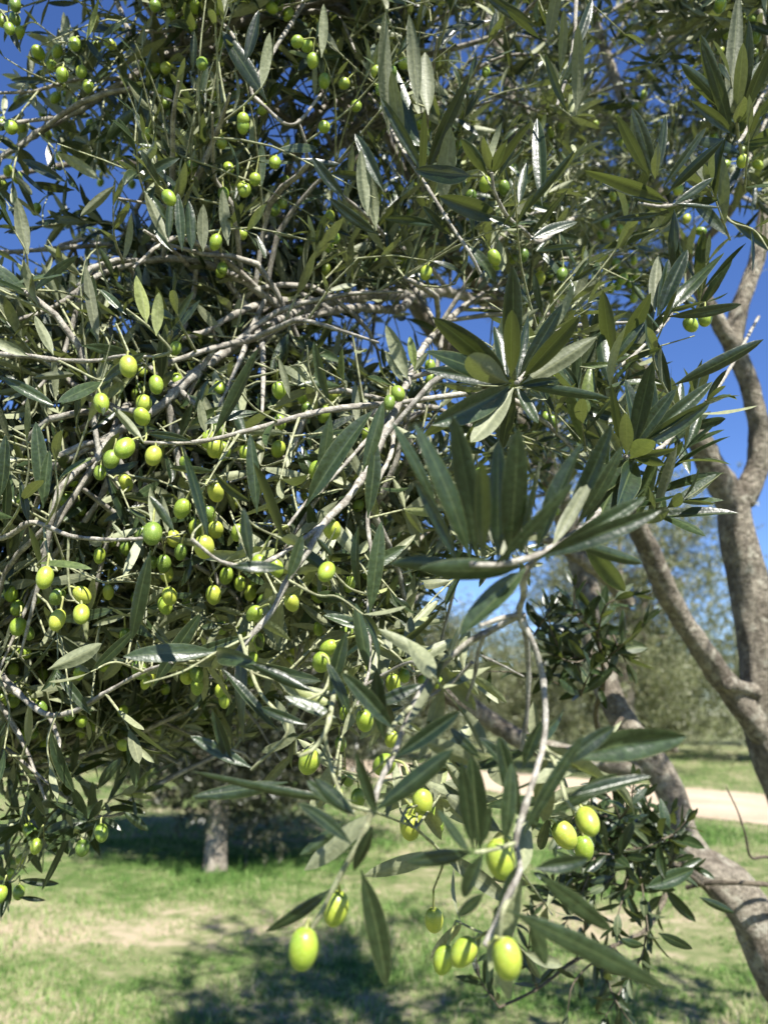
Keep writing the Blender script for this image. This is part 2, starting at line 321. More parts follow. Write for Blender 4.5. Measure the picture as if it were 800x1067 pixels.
# ------------------------------------------------------------------ background olive trees
def far_tree(name, label, base, height, radius, nleaf, leaf, seed, low=0.25, group='olive trees of the grove', parts=None, lean=0.0, trunk_r=0.13, squash=1.0, M=None, nl=2, gap=0.0, tilt=(0, 0)):
    global rng
    keep = rng; rng = np.random.default_rng(seed)
    bx, by = base; bz = 0.0
    t = thing(name, label, 'tree', (bx, by, bz), group)
    tr = Geo(); fork = height * 0.2
    top = np.array([bx + lean, by, fork])
    tube(tr, [(bx - .02, by, -0.1), (bx, by, 0.0), (bx + lean * .4, by + .02, fork * .5), top], [trunk_r * 1.5, trunk_r * 1.22, trunk_r, trunk_r * .95], 14, 0.06, 0.10)
    tips = []; br = Geo()
    c = np.array([bx + lean + tilt[0], by + tilt[1], height * (1 + low) / 2]); rz = height * (1 - low) / 2
    nlimb = 7
    for k in range(nlimb):
        a = k * 2.4 + rng.uniform(-.4, .4); el = rng.uniform(0.25, 1.1)
        e = c + np.array([math.cos(a) * radius * .62 * math.cos(el), math.sin(a) * radius * .62 * math.cos(el), rz * (math.sin(el) * 1.1 - 0.25)])
        m = (top + e) / 2 + rng.normal(0, .12, 3) * radius * .5 + [0, 0, .15]
        p, r = tube(br, [top - [0, 0, .08], m, e], [trunk_r * .6, trunk_r * .35, trunk_r * .12], 7, 0.12, 0.08)
        for q in range(9):
            s = p[rng.integers(len(p) // 3, len(p))]; d = unit(rng.normal(0, 1, 3) + [0, 0, .2]); ee = s + d * radius * rng.uniform(.3, .6)
            dv = (ee - c) / [radius, radius, rz]; nn = np.linalg.norm(dv)
            if nn > 0.95: ee = c + dv / nn * .95 * [radius, radius, rz]
            tube(br, [s, (s + ee) / 2 + rng.normal(0, .05, 3) + [0, 0, .08], ee - [0, 0, .06]], [trunk_r * .2, trunk_r * .12, .006], 5, 0.15); tips += [ee, (s + ee) / 2, s * .3 + ee * .7]
    tips = np.array(tips)
    # leafy sprays round the tips and over an uneven envelope
    ns = nleaf // 14
    d = unit(rng.normal(0, 1, (ns, 3))); rad = rng.uniform(0.45, 1.0, ns) ** 0.6
    lob = 1 + 0.16 * np.sin(d[:, 0] * 5 + seed) * np.cos(d[:, 1] * 4.3) + 0.14 * np.sin(d[:, 2] * 7 + d[:, 0] * 6 + seed * 2)
    sp = c + d * (rad * lob)[:, None] * [radius, radius, rz]
    near = tips[rng.integers(0, len(tips), ns)] + rng.normal(0, radius * .16, (ns, 3))
    sp = np.where((rng.random(ns) < 0.55)[:, None], near, sp)
    # gaps between clumps
    h = np.sin(sp[:, 0] * 3.1 / radius * 1.7 + seed) * np.sin(sp[:, 1] * 3.3 / radius * 1.7) * np.sin(sp[:, 2] * 4.1 / radius * 1.5 + 1)
    sp = sp[h > -0.22 + gap]; sp = sp[sp[:, 2] > max(0.2, height * low * .7)]
    ns = len(sp); sd = unit(rng.normal(0, 1, (ns, 3)) + [0, 0, .1]); sl = leaf * rng.uniform(2, 4.5, ns)
    B = (sp[:, None] + sd[:, None] * (sl[:, None] * rng.uniform(0, 1, (ns, 14)))[..., None]).reshape(-1, 3)
    D = unit(np.repeat(sd, 14, 0) * .7 + rng.normal(0, .6, (ns * 14, 3)))
    N = unit(rng.normal(0, .7, (ns * 14, 3)) + [0, 0, .7])
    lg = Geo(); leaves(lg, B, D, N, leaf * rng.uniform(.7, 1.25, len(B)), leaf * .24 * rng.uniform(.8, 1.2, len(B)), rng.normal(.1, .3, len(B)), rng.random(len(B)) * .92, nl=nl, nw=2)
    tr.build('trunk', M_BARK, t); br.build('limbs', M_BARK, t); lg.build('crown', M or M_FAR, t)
    rng = keep; return t
far_tree('olive_tree', 'smaller olive tree with low dark crown and short pale trunk standing in the grass', (-1.72, 8.55), 3.7, 2.2, 190000, 0.078, 3, low=0.11, trunk_r=0.10, nl=2, gap=-.25, M=M_MID_SHADE, tilt=(-.1, 1.25))
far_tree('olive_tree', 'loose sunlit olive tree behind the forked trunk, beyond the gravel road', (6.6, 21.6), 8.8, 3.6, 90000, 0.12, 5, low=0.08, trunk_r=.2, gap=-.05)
PR = [('grey green olive tree across the road, seen between the two leaning trunks', (9.0, 30.0), 5.6, 3.2, 8, 5), ('bushy olive tree across the road, seen left of the curved lower trunk', (1.9, 29.0), 5.6, 3.2, 9, 3),
      ('round olive tree on the grass, mostly hidden by the hanging branches', (-3.9, 22.0), 5.0, 2.8, 10, 3), ('olive tree on the grass, left of the small dark crowned tree', (-8.6, 24.0), 5.3, 3.0, 12, 3),
      ('olive tree at the far left edge of the grass', (-14.0, 26.5), 5.6, 3.2, 13, 3), ('olive tree across the road at the far right edge', (14.5, 27.0), 6.4, 3.5, 14, 3), ('low bushy olive tree beside the curved trunk, beyond the road', (6.2, 34.0), 4.6, 3.2, 15, 1), ('low bushy olive tree right of the forked trunk, beyond the road', (12.5, 35.0), 4.6, 3.4, 16, 1)]
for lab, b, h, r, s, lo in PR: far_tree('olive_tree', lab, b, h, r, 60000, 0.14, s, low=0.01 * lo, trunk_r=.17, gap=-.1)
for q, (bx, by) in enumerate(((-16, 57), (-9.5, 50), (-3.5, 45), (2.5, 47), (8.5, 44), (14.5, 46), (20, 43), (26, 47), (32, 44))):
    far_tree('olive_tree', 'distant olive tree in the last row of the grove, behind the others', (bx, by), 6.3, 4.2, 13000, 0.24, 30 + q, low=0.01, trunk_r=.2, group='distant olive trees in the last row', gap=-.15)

# ================================================================== THE MAIN TREE
ROOT = (1.62, 1.95, 0.0)
T = thing('olive_tree', 'large close olive tree with forked grey trunks and hanging branches full of green olives', 'tree', ROOT)
SK = []      # skeleton samples (position, radius)
def limb(geo, pts, wpx, sides=16, rough=0.10, step=0.03, base=None):
    pp = PP(pts); rr = [w * 0.5 * q[2] / FPX for w, q in zip(wpx, pts)]
    if base is not None: pp = np.vstack([base[0], pp]); rr = list(base[1]) + rr
    p, r = tube(geo, pp, rr, sides, step, rough); SK.extend(zip(p, r)); return p, r
tg = Geo()
limb(tg, [(882, 925, 2.14), (845, 850, 2.18), (812, 780, 2.2), (800, 720, 2.21), (793, 670, 2.22), (776, 600, 2.25), (765, 545, 2.25), (769, 515, 2.25)],
     [76, 67, 60, 52, 46, 40, 34, 29], 44, 0.075, 0.012, base=([(1.60, 1.97, -0.15), (1.60, 1.97, 0.05), (1.50, 2.0, 0.45)], [0.26, 0.21, 0.155]))
tg.build('trunk', M_BARK, T)
tg = Geo()
limb(tg, [(868, 1085, 1.92), (832, 1040, 1.92), (806, 1000, 1.93), (786, 960, 1.95), (758, 922, 1.98), (727, 897, 2.02), (711, 872, 2.06), (703, 838, 2.1), (688, 803, 2.14), (664, 773, 2.18), (643, 742, 2.22), (628, 704, 2.27), (618, 660, 2.33), (608, 600, 2.4), (590, 540, 2.4), (560, 470, 2.3), (505, 400, 2.2), (440, 330, 2.1), (380, 200, 2.0), (350, 60, 2.0), (330, -80, 2.0)],
     [70, 60, 54, 50, 46, 37, 30, 27, 28, 27, 25, 28, 29, 26, 24, 22, 19, 17, 15, 12, 9], 44, 0.10, 0.012, base=([(1.62, 1.93, -0.1), (1.60, 1.92, 0.1)], [0.19, 0.16]))
tg.build('leaning_trunk', M_BARK, T)
LIMBS = [
 ([(790, 722, 2.18), (770, 716, 2.13), (758, 712, 2.1)], [17, 14, 13]),
 ([(768, 530, 2.25), (742, 488, 2.25), (724, 452, 2.23), (700, 420, 2.2), (668, 388, 2.15), (630, 360, 2.1), (590, 342, 2.0), (540, 326, 1.9), (500, 312, 1.85), (468, 306, 1.75)], [33, 28, 25, 23, 20, 17, 15, 13, 11, 9]),
 ([(772, 522, 2.25), (787, 490, 2.25), (790, 445, 2.25), (778, 395, 2.25), (764, 358, 2.25), (772, 315, 2.27), (790, 262, 2.3), (802, 180, 2.35), (795, 80, 2.4), (770, -60, 2.5)], [28, 22, 20, 20, 20, 17, 16, 14, 11, 8]),
 ([(764, 365, 2.25), (745, 330, 2.22), (712, 272, 2.2), (680, 190, 2.2), (640, 80, 2.2), (590, -60, 2.2)], [18, 16, 14, 12, 10, 8]),
 ([(800, 772, 2.19), (757, 714, 2.15), (716, 655, 2.1), (692, 612, 2.05), (674, 570, 2.0), (655, 530, 1.95), (632, 470, 1.9), (602, 400, 1.86), (578, 330, 1.86), (556, 250, 1.9), (538, 165, 1.95), (531, 100, 1.98), (522, 55, 2.0), (498, 0, 2.1), (470, -90, 2.2)], [30, 25, 23, 23, 22, 20, 18, 16, 15, 13, 12, 12, 12, 11, 8]),
 ([(560, 330, 1.93), (500, 300, 1.8), (455, 235, 1.7), (415, 130, 1.5), (394, 55, 1.35), (377, 25, 1.3), (347, 2, 1.25), (300, -55, 1.2)], [17, 16, 15, 15, 15, 13, 11, 8]),
 ([(394, 52, 1.35), (384, 22, 1.36), (368, -14, 1.38), (350, -80, 1.4)], [10, 8, 7, 6]),
 ([(674, 800, 2.17), (610, 792, 2.25), (545, 772, 2.35), (492, 738, 2.4), (430, 700, 2.35), (350, 650, 2.2), (260, 600, 1.9), (180, 540, 1.7)], [26, 21, 20, 20, 18, 15, 11, 8]),
 ([(655, 628, 2.04), (628, 600, 2.0), (600, 580, 1.95), (560, 560, 1.9), (500, 560, 1.7), (440, 560, 1.5)], [16, 14, 12, 10, 9, 7]),
 ([(470, 306, 1.75), (380, 280, 1.8), (300, 230, 1.8), (200, 180, 1.8), (90, 170, 1.7), (-20, 190, 1.6)], [10, 9, 8, 7, 6, 4]),
 ([(712, 272, 2.2), (760, 220, 2.0), (800, 140, 1.8), (830, 40, 1.6)], [10, 8, 7, 5]),
]
for pts, w in LIMBS:
    tg = Geo(); limb(tg, pts, w, 26, 0.075, 0.012); tg.build('limb', M_BARK, T)

# ---- traced branches: (points, start px width, end px width), leaves along them
def shoot_leaves(path, n_pairs, L0, upb, lg, tw, spread=42, t0=0.1, rn=None, wr=0.18, terminal=True, flat=0.3, jit=0.2, thin=0.0, flip=.12):
    "opposite leaf pairs along a twig path"
    m = len(path); tan = unit(np.gradient(path, axis=0)); B = []; D = []; N = []; LL = []
    ref = unit(np.cross(tan[0], rng.normal(0, 1, 3)))
    ang = rng.uniform(0, 3.14)
    for k in range(n_pairs):
        f = t0 + (1 - t0) * (k + rng.uniform(-.2, .2)) / max(n_pairs - 1, 1); f = min(max(f, 0), 1); q = f * (m - 1); i0 = min(int(q), m - 2); p = path[i0] + (path[i0 + 1] - path[i0]) * (q - i0); t = tan[i0]
        u = ref - t * (ref @ t); u = u / (np.linalg.norm(u) + 1e-9); w = np.cross(t, u); ang += math.pi / 2 + rng.normal(0, .25)
        sp = R(spread) * (1.15 - .5 * f)
        size = L0 * (0.75 + .5 * math.sin(math.pi * min(1, .25 + f * .75))) * rng.uniform(.8, 1.15)
        for s in (0, math.pi):
            if rng.random() < thin: continue
            r = u * math.cos(ang + s) + w * math.sin(ang + s)
            e = sp * rng.uniform(.75, 1.35)
            d = t * math.cos(e) + r * math.sin(e) + np.array([0, 0, upb]) + rng.normal(0, jit, 3)
            nn = t * math.sin(e) - r * math.cos(e) + SUN * flat * rng.uniform(0, 2) + rng.normal(0, .25, 3)
            if rng.random() < flip: nn = -nn
            B.append(p); D.append(d); N.append(nn); LL.append(size)
    if terminal:
        for s in range(2): B.append(path[-1]); D.append(tan[-1] + rng.normal(0, .25, 3)); N.append(rng.normal(0, 1, 3)); LL.append(L0 * rng.uniform(.45, .8))
    n = len(B); LL = np.array(LL)
    lg.append((np.array(B), np.array(D), np.array(N), LL, LL * wr * rng.uniform(.8, 1.2, n), rng.normal(.2, .38, n), (rng.random(n) * .97 if rn is None else np.full(n, rn))))
def bake(lg, geo, nl=7, nw=4, prune=None):
    if not lg: return
    A = [np.concatenate([q[k] for q in lg]) for k in range(7)]
    if prune is not None:
        c = A[0] + unit(A[1]) * A[3][:, None] * .5; k = prune(c) & shield_leaves(A) & sun_leaves(A); A = [a[k] for a in A]
    leaves(geo, *A, nl=nl, nw=nw)

class Branch:
    def __init__(s, pts, w0, w1, label=None, young=False):
        s.p3 = PP(pts) if not isinstance(pts, np.ndarray) else pts
        d0, d1 = proj(s.p3[0])[2][0], proj(s.p3[-1])[2][0]
        n = len(pts); s.geo = Geo(); s.lg = []; s.lh = []; s.tg = Geo(); s.label = label; s.tw = []
        r = np.linspace(w0 * .5 * d0 / FPX, w1 * .5 * d1 / FPX, n)
        s.path, s.rad = tube(s.geo, s.p3, r, 12, 0.005, 0.13, 0.32); s.young = young
        SK.extend(list(zip(s.path, s.rad))[::4])
    def twig(s, pts, w0, w1, mat=1):
        p3 = PP(pts) if not isinstance(pts, np.ndarray) else pts
        d0, d1 = proj(p3[0])[2][0], proj(p3[-1])[2][0]
        p, r = tube(s.geo, p3, np.linspace(w0 * .5 * d0 / FPX, w1 * .5 * d1 / FPX, len(p3)), 8, 0.0045, 0.10, 0.38 if mat == 0 else .18, mat=mat); s.tw.append(p); return p
    def shoot(s, pts, n, L0, w=3.0, mat=1, **kw):
        p = s.twig(pts, w, w * .5, mat); shoot_leaves(p, n, L0, kw.pop('up', .15), s.lg, 0, **kw)
    def leaf(s, x0, y0, x1, y1, d0, d1=None, side=1, w=None, bend=.15, rn=None, wr=.19, roll=0.0):
        "one traced leaf: base and tip; side 1 shows its upper face, -1 its underside"
        if side < 0 and rn is not None and rn < .9: rn *= .3
        d1 = d0 if d1 is None else d1; a, b = P(x0, y0, d0), P(x1, y1, d1); L = np.linalg.norm(b - a); D = (b - a) / L
        view = unit(CAM - (a + b) / 2); c = math.cos(roll); q = math.sin(roll); S = np.cross(D, view)
        N = (view * c + S * q) * side
        s.lh.append((a[None], D[None], N[None], np.array([L * 1.02]), np.array([L * wr]), np.array([bend]), np.array([rng.random() * .9 if rn is None else rn])))
    def build(s):
        b = s.geo.build('branch', [M_DARK, M_DARK] if s.young else [M_TWIG, M_SHOOT], T)
        if s.label: b['label'] = s.label
        if s.lg or s.lh:
            bake([q for q in s.lh if not olive_hidden(q)], s.tg, 12, 6); bake(s.lg, s.tg, 8, 4, shield); s.tg.build('foliage', M_YOUNG if s.young else M_LEAF, b)
        s.ob = b
BR = {}
def B_(key, *a, **k): BR[key] = Branch(*a, **k); return BR[key]

# --- arching boughs, upper middle
b = B_('arch', [(520, 320, 1.88), (468, 305, 1.72), (430, 307, 1.5), (388, 308, 1.3), (345, 313, 1.2), (305, 327, 1.12), (270, 344, 1.06), (236, 366, 1.0), (200, 392, .95), (165, 425, .92), (120, 452, .9), (96, 488, .88), (68, 532, .86), (40, 580, .85)], 9, 5)
b.shoot([(300, 329, 1.12), (282, 300, 1.08), (250, 288, 1.06), (215, 280, 1.03)], 6, .055); b.shoot([(345, 313, 1.2), (352, 280, 1.15), (350, 240, 1.1)], 6, .055)
b.shoot([(165, 425, .92), (140, 440, .9), (105, 420, .88), (95, 395, .86)], 7, .05); b.shoot([(96, 488, .88), (120, 500, .84), (135, 530, .8)], 6, .055)
b = B_('arch2', [(430, 308, 1.5), (415, 322, 1.35), (375, 321, 1.22), (340, 325, 1.12), (300, 338, 1.05), (270, 351, 1.0), (230, 361, .96), (205, 368, .94), (170, 380, .92)], 8, 4.5)
b.shoot([(300, 338, 1.05), (310, 360, 1.0), (335, 372, .96), (350, 385, .94)], 7, .055); b.shoot([(205, 368, .94), (190, 340, .9), (180, 315, .88)], 6, .05)
b = B_('arch3', [(320, 318, 1.16), (296, 313, 1.1), (268, 318, 1.06), (240, 330, 1.02), (215, 345, 1.0), (190, 352, .98)], 8, 5)
b = B_('arch4', [(300, 327, 1.12), (275, 308, 1.06), (245, 288, 1.04), (205, 272, 1.02), (165, 270, 1.0), (130, 277, .98), (98, 290, .96), (70, 312, .95), (42, 326, .94), (10, 335, .92)], 8, 4)
b.shoot([(205, 272, 1.02), (190, 250, 1.0), (180, 210, .98)], 6, .05); b.shoot([(130, 277, .98), (120, 250, .94), (118, 215, .92)], 6, .055); b.shoot([(98, 290, .96), (70, 280, .92), (50, 250, .9)], 6, .055)
b.shoot([(42, 326, .94), (30, 300, .88), (28, 265, .86), (15, 240, .85)], 7, .058); b.shoot([(70, 312, .95), (90, 330, .9), (110, 350, .86), (118, 375, .85)], 6, .05)
# --- horizontal twigs on the left
b = B_('left', [(-60, 360, .9), (0, 369, .86), (30, 371, .85), (60, 375, .84), (100, 376, .83), (128, 371, .82), (160, 372, .82)], 6, 3)
b.leaf(30, 371, -10, 352, .82, side=-1, wr=.26); b.leaf(153, 337, 147, 289, .8, side=-1, rn=.99, wr=.28); b.leaf(163, 350, 166, 306, .8, side=-1, rn=.97, wr=.28); b.leaf(132, 328, 104, 300, .82, side=1, wr=.22)
b.twig([(160, 372, .82), (178, 366, .82), (165, 350, .81), (150, 336, .8), (132, 322, .8)], 4, 2); b.leaf(85, 360, 150, 367, .82, side=1); b.leaf(103, 358, 88, 280, .84, side=-1, wr=.14); b.leaf(56, 370, 40, 330, .82, side=-1, wr=.24)
b.leaf(33, 394, 78, 388, .84, side=-1); b.leaf(0, 392, 54, 420, .83, side=1, wr=.2)
b.shoot([(60, 375, .84), (80, 385, .82), (105, 396, .8), (120, 388, .79)], 4, .05)
b = B_('middle', [(455, 425, 1.0), (400, 422, .86), (350, 426, .80), (312, 434, .77), (290, 440, .76), (250, 451, .75), (215, 459, .74), (185, 462, .735), (150, 461, .73)], 6, 3.2)
b.leaf(222, 456, 274, 368, .70, side=1, wr=.15, bend=.1, roll=.5); b.leaf(268, 536, 263, 452, .66, side=1, wr=.17, roll=.4); b.leaf(302, 415, 292, 375, .7, side=-1, wr=.18); b.leaf(318, 528, 378, 424, .62, side=1, wr=.19, bend=.1)
b.leaf(345, 430, 333, 500, .66, side=1); b.leaf(215, 452, 206, 418, .72, side=-1, wr=.26); b.leaf(150, 461, 120, 425, .72, side=-1, wr=.2); b.leaf(200, 460, 155, 447, .73, side=1)
b.shoot([(350, 426, .80), (330, 405, .78), (322, 385, .77), (320, 360, .76)], 5, .05); b.shoot([(250, 451, .75), (230, 480, .72), (215, 505, .70)], 5, .05)
b.shoot([(312, 434, .77), (300, 470, .72), (292, 500, .68)], 4, .06); b.shoot([(290, 440, .76), (265, 425, .72), (246, 402, .7)], 4, .055)
# --- long grey branch down the middle
b = B_('central', [(505, 305, 1.55), (480, 322, 1.3), (458, 342, 1.12), (440, 364, 1.0), (425, 396, .9), (412, 428, .84), (398, 458, .79), (382, 490, .74), (362, 520, .7), (338, 545, .66), (322, 572, .64), (300, 604, .63), (284, 636, .62), (262, 662, .61), (243, 684, .6)], 5, 5)
b.twig([(412, 428, .84), (385, 455, .8), (352, 492, .75), (322, 520, .72), (300, 548, .7)], 4, 3, 0); b.twig([(338, 545, .66), (310, 566, .63), (285, 582, .6), (262, 590, .59), (230, 585, .58), (200, 562, .57)], 5, 3.5, 0)
b.twig([(430, 380, .95), (445, 410, .9), (440, 450, .88)], 3, 2)
b.leaf(425, 396, 405, 340, .88, side=-1, wr=.25); b.leaf(432, 385, 428, 350, .88, side=1, rn=.99, wr=.25); b.leaf(430, 388, 446, 368, .88, side=-1, wr=.3); b.leaf(420, 398, 402, 368, .88, side=-1, wr=.24)
b.leaf(378, 492, 402, 420, .68, side=1); b.leaf(240, 590, 300, 590, .50, side=1, bend=.8, wr=.22); b.leaf(300, 604, 318, 560, .52, side=1, wr=.27)
b.leaf(330, 560, 345, 579, .56, side=1, wr=.26); b.leaf(217, 560, 196, 466, .52, side=1, wr=.15, roll=.4); b.leaf(262, 588, 252, 530, .5, side=1, wr=.2); b.leaf(240, 585, 285, 500, .52, side=1, wr=.16); b.leaf(182, 555, 160, 515, .56, side=1, wr=.2)
b.shoot([(300, 604, .63), (330, 620, .6), (352, 622, .58), (378, 640, .57)], 4, .05); b.shoot([(322, 572, .64), (290, 560, .6), (262, 545, .58), (245, 520, .57)], 4, .05)
b.shoot([(262, 662, .61), (225, 680, .58), (190, 700, .56), (150, 712, .55)], 4, .06); b.shoot([(243, 684, .6), (262, 700, .58), (290, 710, .57)], 3, .065, up=-.1)
b = B_('hanging', [(410, 430, .85), (408, 470, .8), (392, 505, .75), (383, 540, .72), (387, 580, .7), (384, 620, .68), (385, 660, .66), (384, 700, .64), (372, 735, .6)], 4.5, 3)
b.leaf(383, 540, 395, 460, .68, side=1); b.leaf(385, 640, 398, 545, .62, side=1, wr=.17); b.leaf(384, 655, 338, 640, .62, side=1, wr=.25, rn=.7); b.leaf(385, 660, 350, 690, .6); b.leaf(384, 700, 372, 630, .58, side=1, wr=.2)
b.shoot([(384, 620, .68), (360, 610, .66), (340, 580, .65), (350, 550, .64)], 4, .05); b.shoot([(385, 660, .66), (410, 680, .64), (430, 700, .62)], 4, .05)
# --- left, small olives group
b = B_('fruiting_left', [(-40, 535, .85), (0, 560, .8), (30, 545, .78), (48, 548, .77), (72, 558, .76), (105, 562, .75), (135, 562, .73), (160, 560, .72)], 6, 3)
b.twig([(46, 550, .77), (50, 575, .75), (60, 595, .74)], 3, 2); b.twig([(72, 558, .76), (71, 590, .76), (74, 620, .76), (84, 630, .76)], 3, 2); b.twig([(55, 583, .77), (80, 595, .76), (108, 607, .75)], 3, 1.5)
b.leaf(157, 573, 133, 668, .60, side=1, wr=.17, bend=.2, roll=.4); b.leaf(50, 698, 108, 672, .7, side=-1, wr=.27); b.leaf(0, 520, 12, 455, .72); b.leaf(45, 525, 40, 440, .78, side=1); b.leaf(45, 530, 50, 470, .75, side=1); b.leaf(95, 700, 140, 660, .72, side=1)
b.leaf(30, 545, 22, 500, .75); b.leaf(130, 560, 118, 545, .7, side=-1)
b.shoot([(0, 560, .8), (20, 530, .76), (30, 490, .75), (28, 455, .74)], 5, .055); b.shoot([(48, 548, .77), (60, 520, .74), (58, 480, .73)], 5, .055)
b = B_('lower_left', [(-80, 700, 1.0), (-20, 690, .9), (40, 740, .82), (75, 742, .8), (110, 722, .78), (150, 700, .76), (180, 690, .74)], 6, 3)
b.shoot([(110, 722, .78), (130, 750, .76), (140, 775, .75)], 5, .05, up=-.1); b.shoot([(60, 742, .8), (50, 770, .78), (52, 800, .77)], 5, .05, up=0); b.shoot([(150, 700, .76), (120, 690, .72), (95, 700, .7)], 4, .06)
b.leaf(180, 690, 250, 665, .7, side=1, wr=.16); b.leaf(160, 715, 205, 640, .74, side=1); b.leaf(95, 745, 60, 700, .78); b.shoot([(0, 705, .86), (10, 740, .84), (5, 780, .82)], 5, .05, up=0)
b = B_('low_left', [(-110, 760, 1.4), (-30, 800, 1.25), (20, 810, 1.15), (60, 825, 1.12), (100, 850, 1.1), (140, 845, 1.1)], 5, 2.5)
for q in ([(20, 810, 1.15), (30, 850, 1.1), (25, 890, 1.08), (10, 920, 1.06)], [(30, 855, 1.1), (25, 900, 1.08), (-5, 932, 1.06)], [(60, 825, 1.12), (80, 800, 1.08), (100, 770, 1.06)], [(100, 850, 1.1), (120, 830, 1.08), (150, 825, 1.06)], [(0, 805, 1.2), (-10, 850, 1.15), (0, 890, 1.1)], [(75, 832, 1.12), (60, 850, 1.1), (45, 880, 1.08)], [(40, 815, 1.12), (60, 790, 1.08), (70, 765, 1.06)], [(0, 805, 1.2), (20, 790, 1.12), (45, 770, 1.1)]):
    b.shoot(q, 6, .05, up=0, w=2.2)
b.leaf(75, 862, 46, 931, .95, side=1, wr=.09); b.leaf(128, 845, 155, 865, .95, side=1, wr=.26); b.leaf(110, 855, 66, 868, .95, side=1, wr=.2); b.leaf(102, 822, 122, 790, .95, side=1, wr=.3); b.leaf(20, 935, 47, 937, 1.0); b.leaf(20, 917, 60, 921, 1.0)
# --- rosette
b = B_('rosette', [(590, 340, 1.7), (575, 352, 1.3), (562, 372, .9), (548, 388, .74), (538, 399, .64)], 2.5, 5)
for (x0, y0, x1, y1, d1, sd, w, rn) in [(530, 396, 463, 331, .58, 1, .2, .1), (528, 398, 446, 361, .58, 1, .19, .2), (530, 399, 477, 380, .55, -1, .2, .5), (533, 392, 538, 281, .60, 1, .19, .0), (532, 393, 531, 331, .58, 1, .2, .15), (540, 393, 587, 319, .62, 1, .2, .1),
        (544, 394, 599, 329, .60, 1, .22, .05), (531, 402, 462, 447, .58, 1, .22, .6), (535, 404, 493, 471, .60, -1, .2, .7), (540, 401, 632, 413, .60, 1, .11, .5), (538, 404, 561, 441, .62, 1, .22, .7), (544, 400, 618, 356, .66, -1, .2, .4), (533, 400, 445, 385, .66, 1, .17, .2),
        (528, 396, 516, 335, .66, 1, .26, .1), (538, 396, 548, 330, .66, 1, .15, .2), (536, 405, 520, 470, .66, 1, .2, .0), (540, 402, 580, 395, .62, 1, .2, .2), (530, 400, 437, 447, .7, 1, .14, .1)]:
    b.leaf(x0, y0, x1, y1, .64, d1, side=sd, wr=w, rn=rn, bend=rng.uniform(-.1, .25), roll=rng.uniform(-.45, .45))
b = B_('near_cluster', [(640, 480, .95), (625, 530, .65), (600, 555, .50), (575, 572, .46), (545, 583, .44), (515, 589, .43), (490, 588, .425)], 3.5, 6)
for (x0, y0, x1, y1, d0, d1, sd, w, rn, ro) in [(490, 583, 453, 440, .43, .405, 1, .17, .5, .6), (496, 580, 484, 434, .43, .425, 1, .19, .3, -.3), (503, 584, 499, 475, .43, .39, 1, .17, .6, .9), (455, 528, 417, 443, .46, .43, 1, .14, .6, .5),
        (519, 584, 517, 462, .43, .44, 1, .21, .1, -.5), (530, 583, 544, 452, .43, .405, 1, .20, .3, .3), (541, 580, 573, 478, .43, .41, 1, .17, .4, -.7), (548, 578, 562, 436, .46, .47, 1, .16, .1, .8), (558, 576, 597, 458, .45, .44, 1, .17, .2, -.4),
        (562, 580, 690, 535, .44, .43, 1, .15, .3, .2), (556, 584, 672, 525, .44, .45, 1, .14, .5, .7), (515, 590, 598, 508, .42, .395, 1, .11, .5, .3), (545, 590, 446, 608, .44, .415, 1, .22, .6, -.4), (548, 592, 482, 660, .44, .43, 1, .27, .7, .3),
        (585, 560, 642, 446, .5, .48, 1, .15, .2, -.5), (600, 548, 655, 470, .52, .50, 1, .18, .3, .5), (608, 560, 650, 620, .50, .52, 1, .24, .9, .4), (488, 590, 402, 577, .43, .44, 1, .17, .5, .3), (478, 590, 445, 500, .44, .46, 1, .15, .2, -.6), (596, 566, 668, 588, .49, .5, 1, .17, .4, .2),
        (525, 586, 508, 505, .43, .47, -1, .2, .5, .2), (575, 570, 612, 500, .47, .5, -1, .17, .5, -.3)]:
    b.leaf(x0, y0, x1, y1, d0, d1, side=sd, wr=w, rn=rn, bend=rng.uniform(-.15, .5), roll=ro)
# --- right sprays
b = B_('right_spray', [(790, 330, 1.6), (750, 400, 1.1), (712, 440, .85), (690, 465, .76), (668, 474, .72), (650, 476, .70)], 2.6, 4)
for (x0, y0, x1, y1, d1, sd, w, rn) in [(658, 470, 678, 378, .68, 1, .2, .3), (655, 472, 700, 404, .68, 1, .2, .3), (662, 468, 735, 416, .7, 1, .22, .6), (664, 462, 747, 403, .70, 1, .16, .4), (660, 476, 703, 466, .68, 1, .25, .2), (652, 474, 655, 425, .66, -1, .22, .8), (656, 478, 680, 455, .66, -1, .4, .98),
        (648, 472, 638, 405, .66, 1, .12, .4), (670, 474, 652, 395, .70, 1, .22, .2), (682, 470, 672, 385, .72, 1, .18, .3), (650, 478, 640, 540, .64, 1, .2, .3), (655, 480, 605, 560, .6, 1, .22, .3), (655, 478, 600, 525, .62, 1, .2, .1), (662, 480, 640, 520, .62, 1, .24, .3), (700, 402, 800, 358, .7, 1, .14, .1), (660, 478, 690, 485, .66, 1, .24, .3), (650, 474, 618, 440, .66, -1, .2, .3)]:
    b.leaf(x0, y0, x1, y1, .70, d1, side=sd, wr=w, rn=rn, bend=rng.uniform(-.1, .25), roll=rng.uniform(-.5, .5))
b.shoot([(712, 440, .85), (690, 400, .8), (680, 370, .78), (690, 340, .76)], 5, .06); b.shoot([(690, 465, .76), (650, 430, .76), (635, 400, .75), (640, 375, .74)], 5, .06)
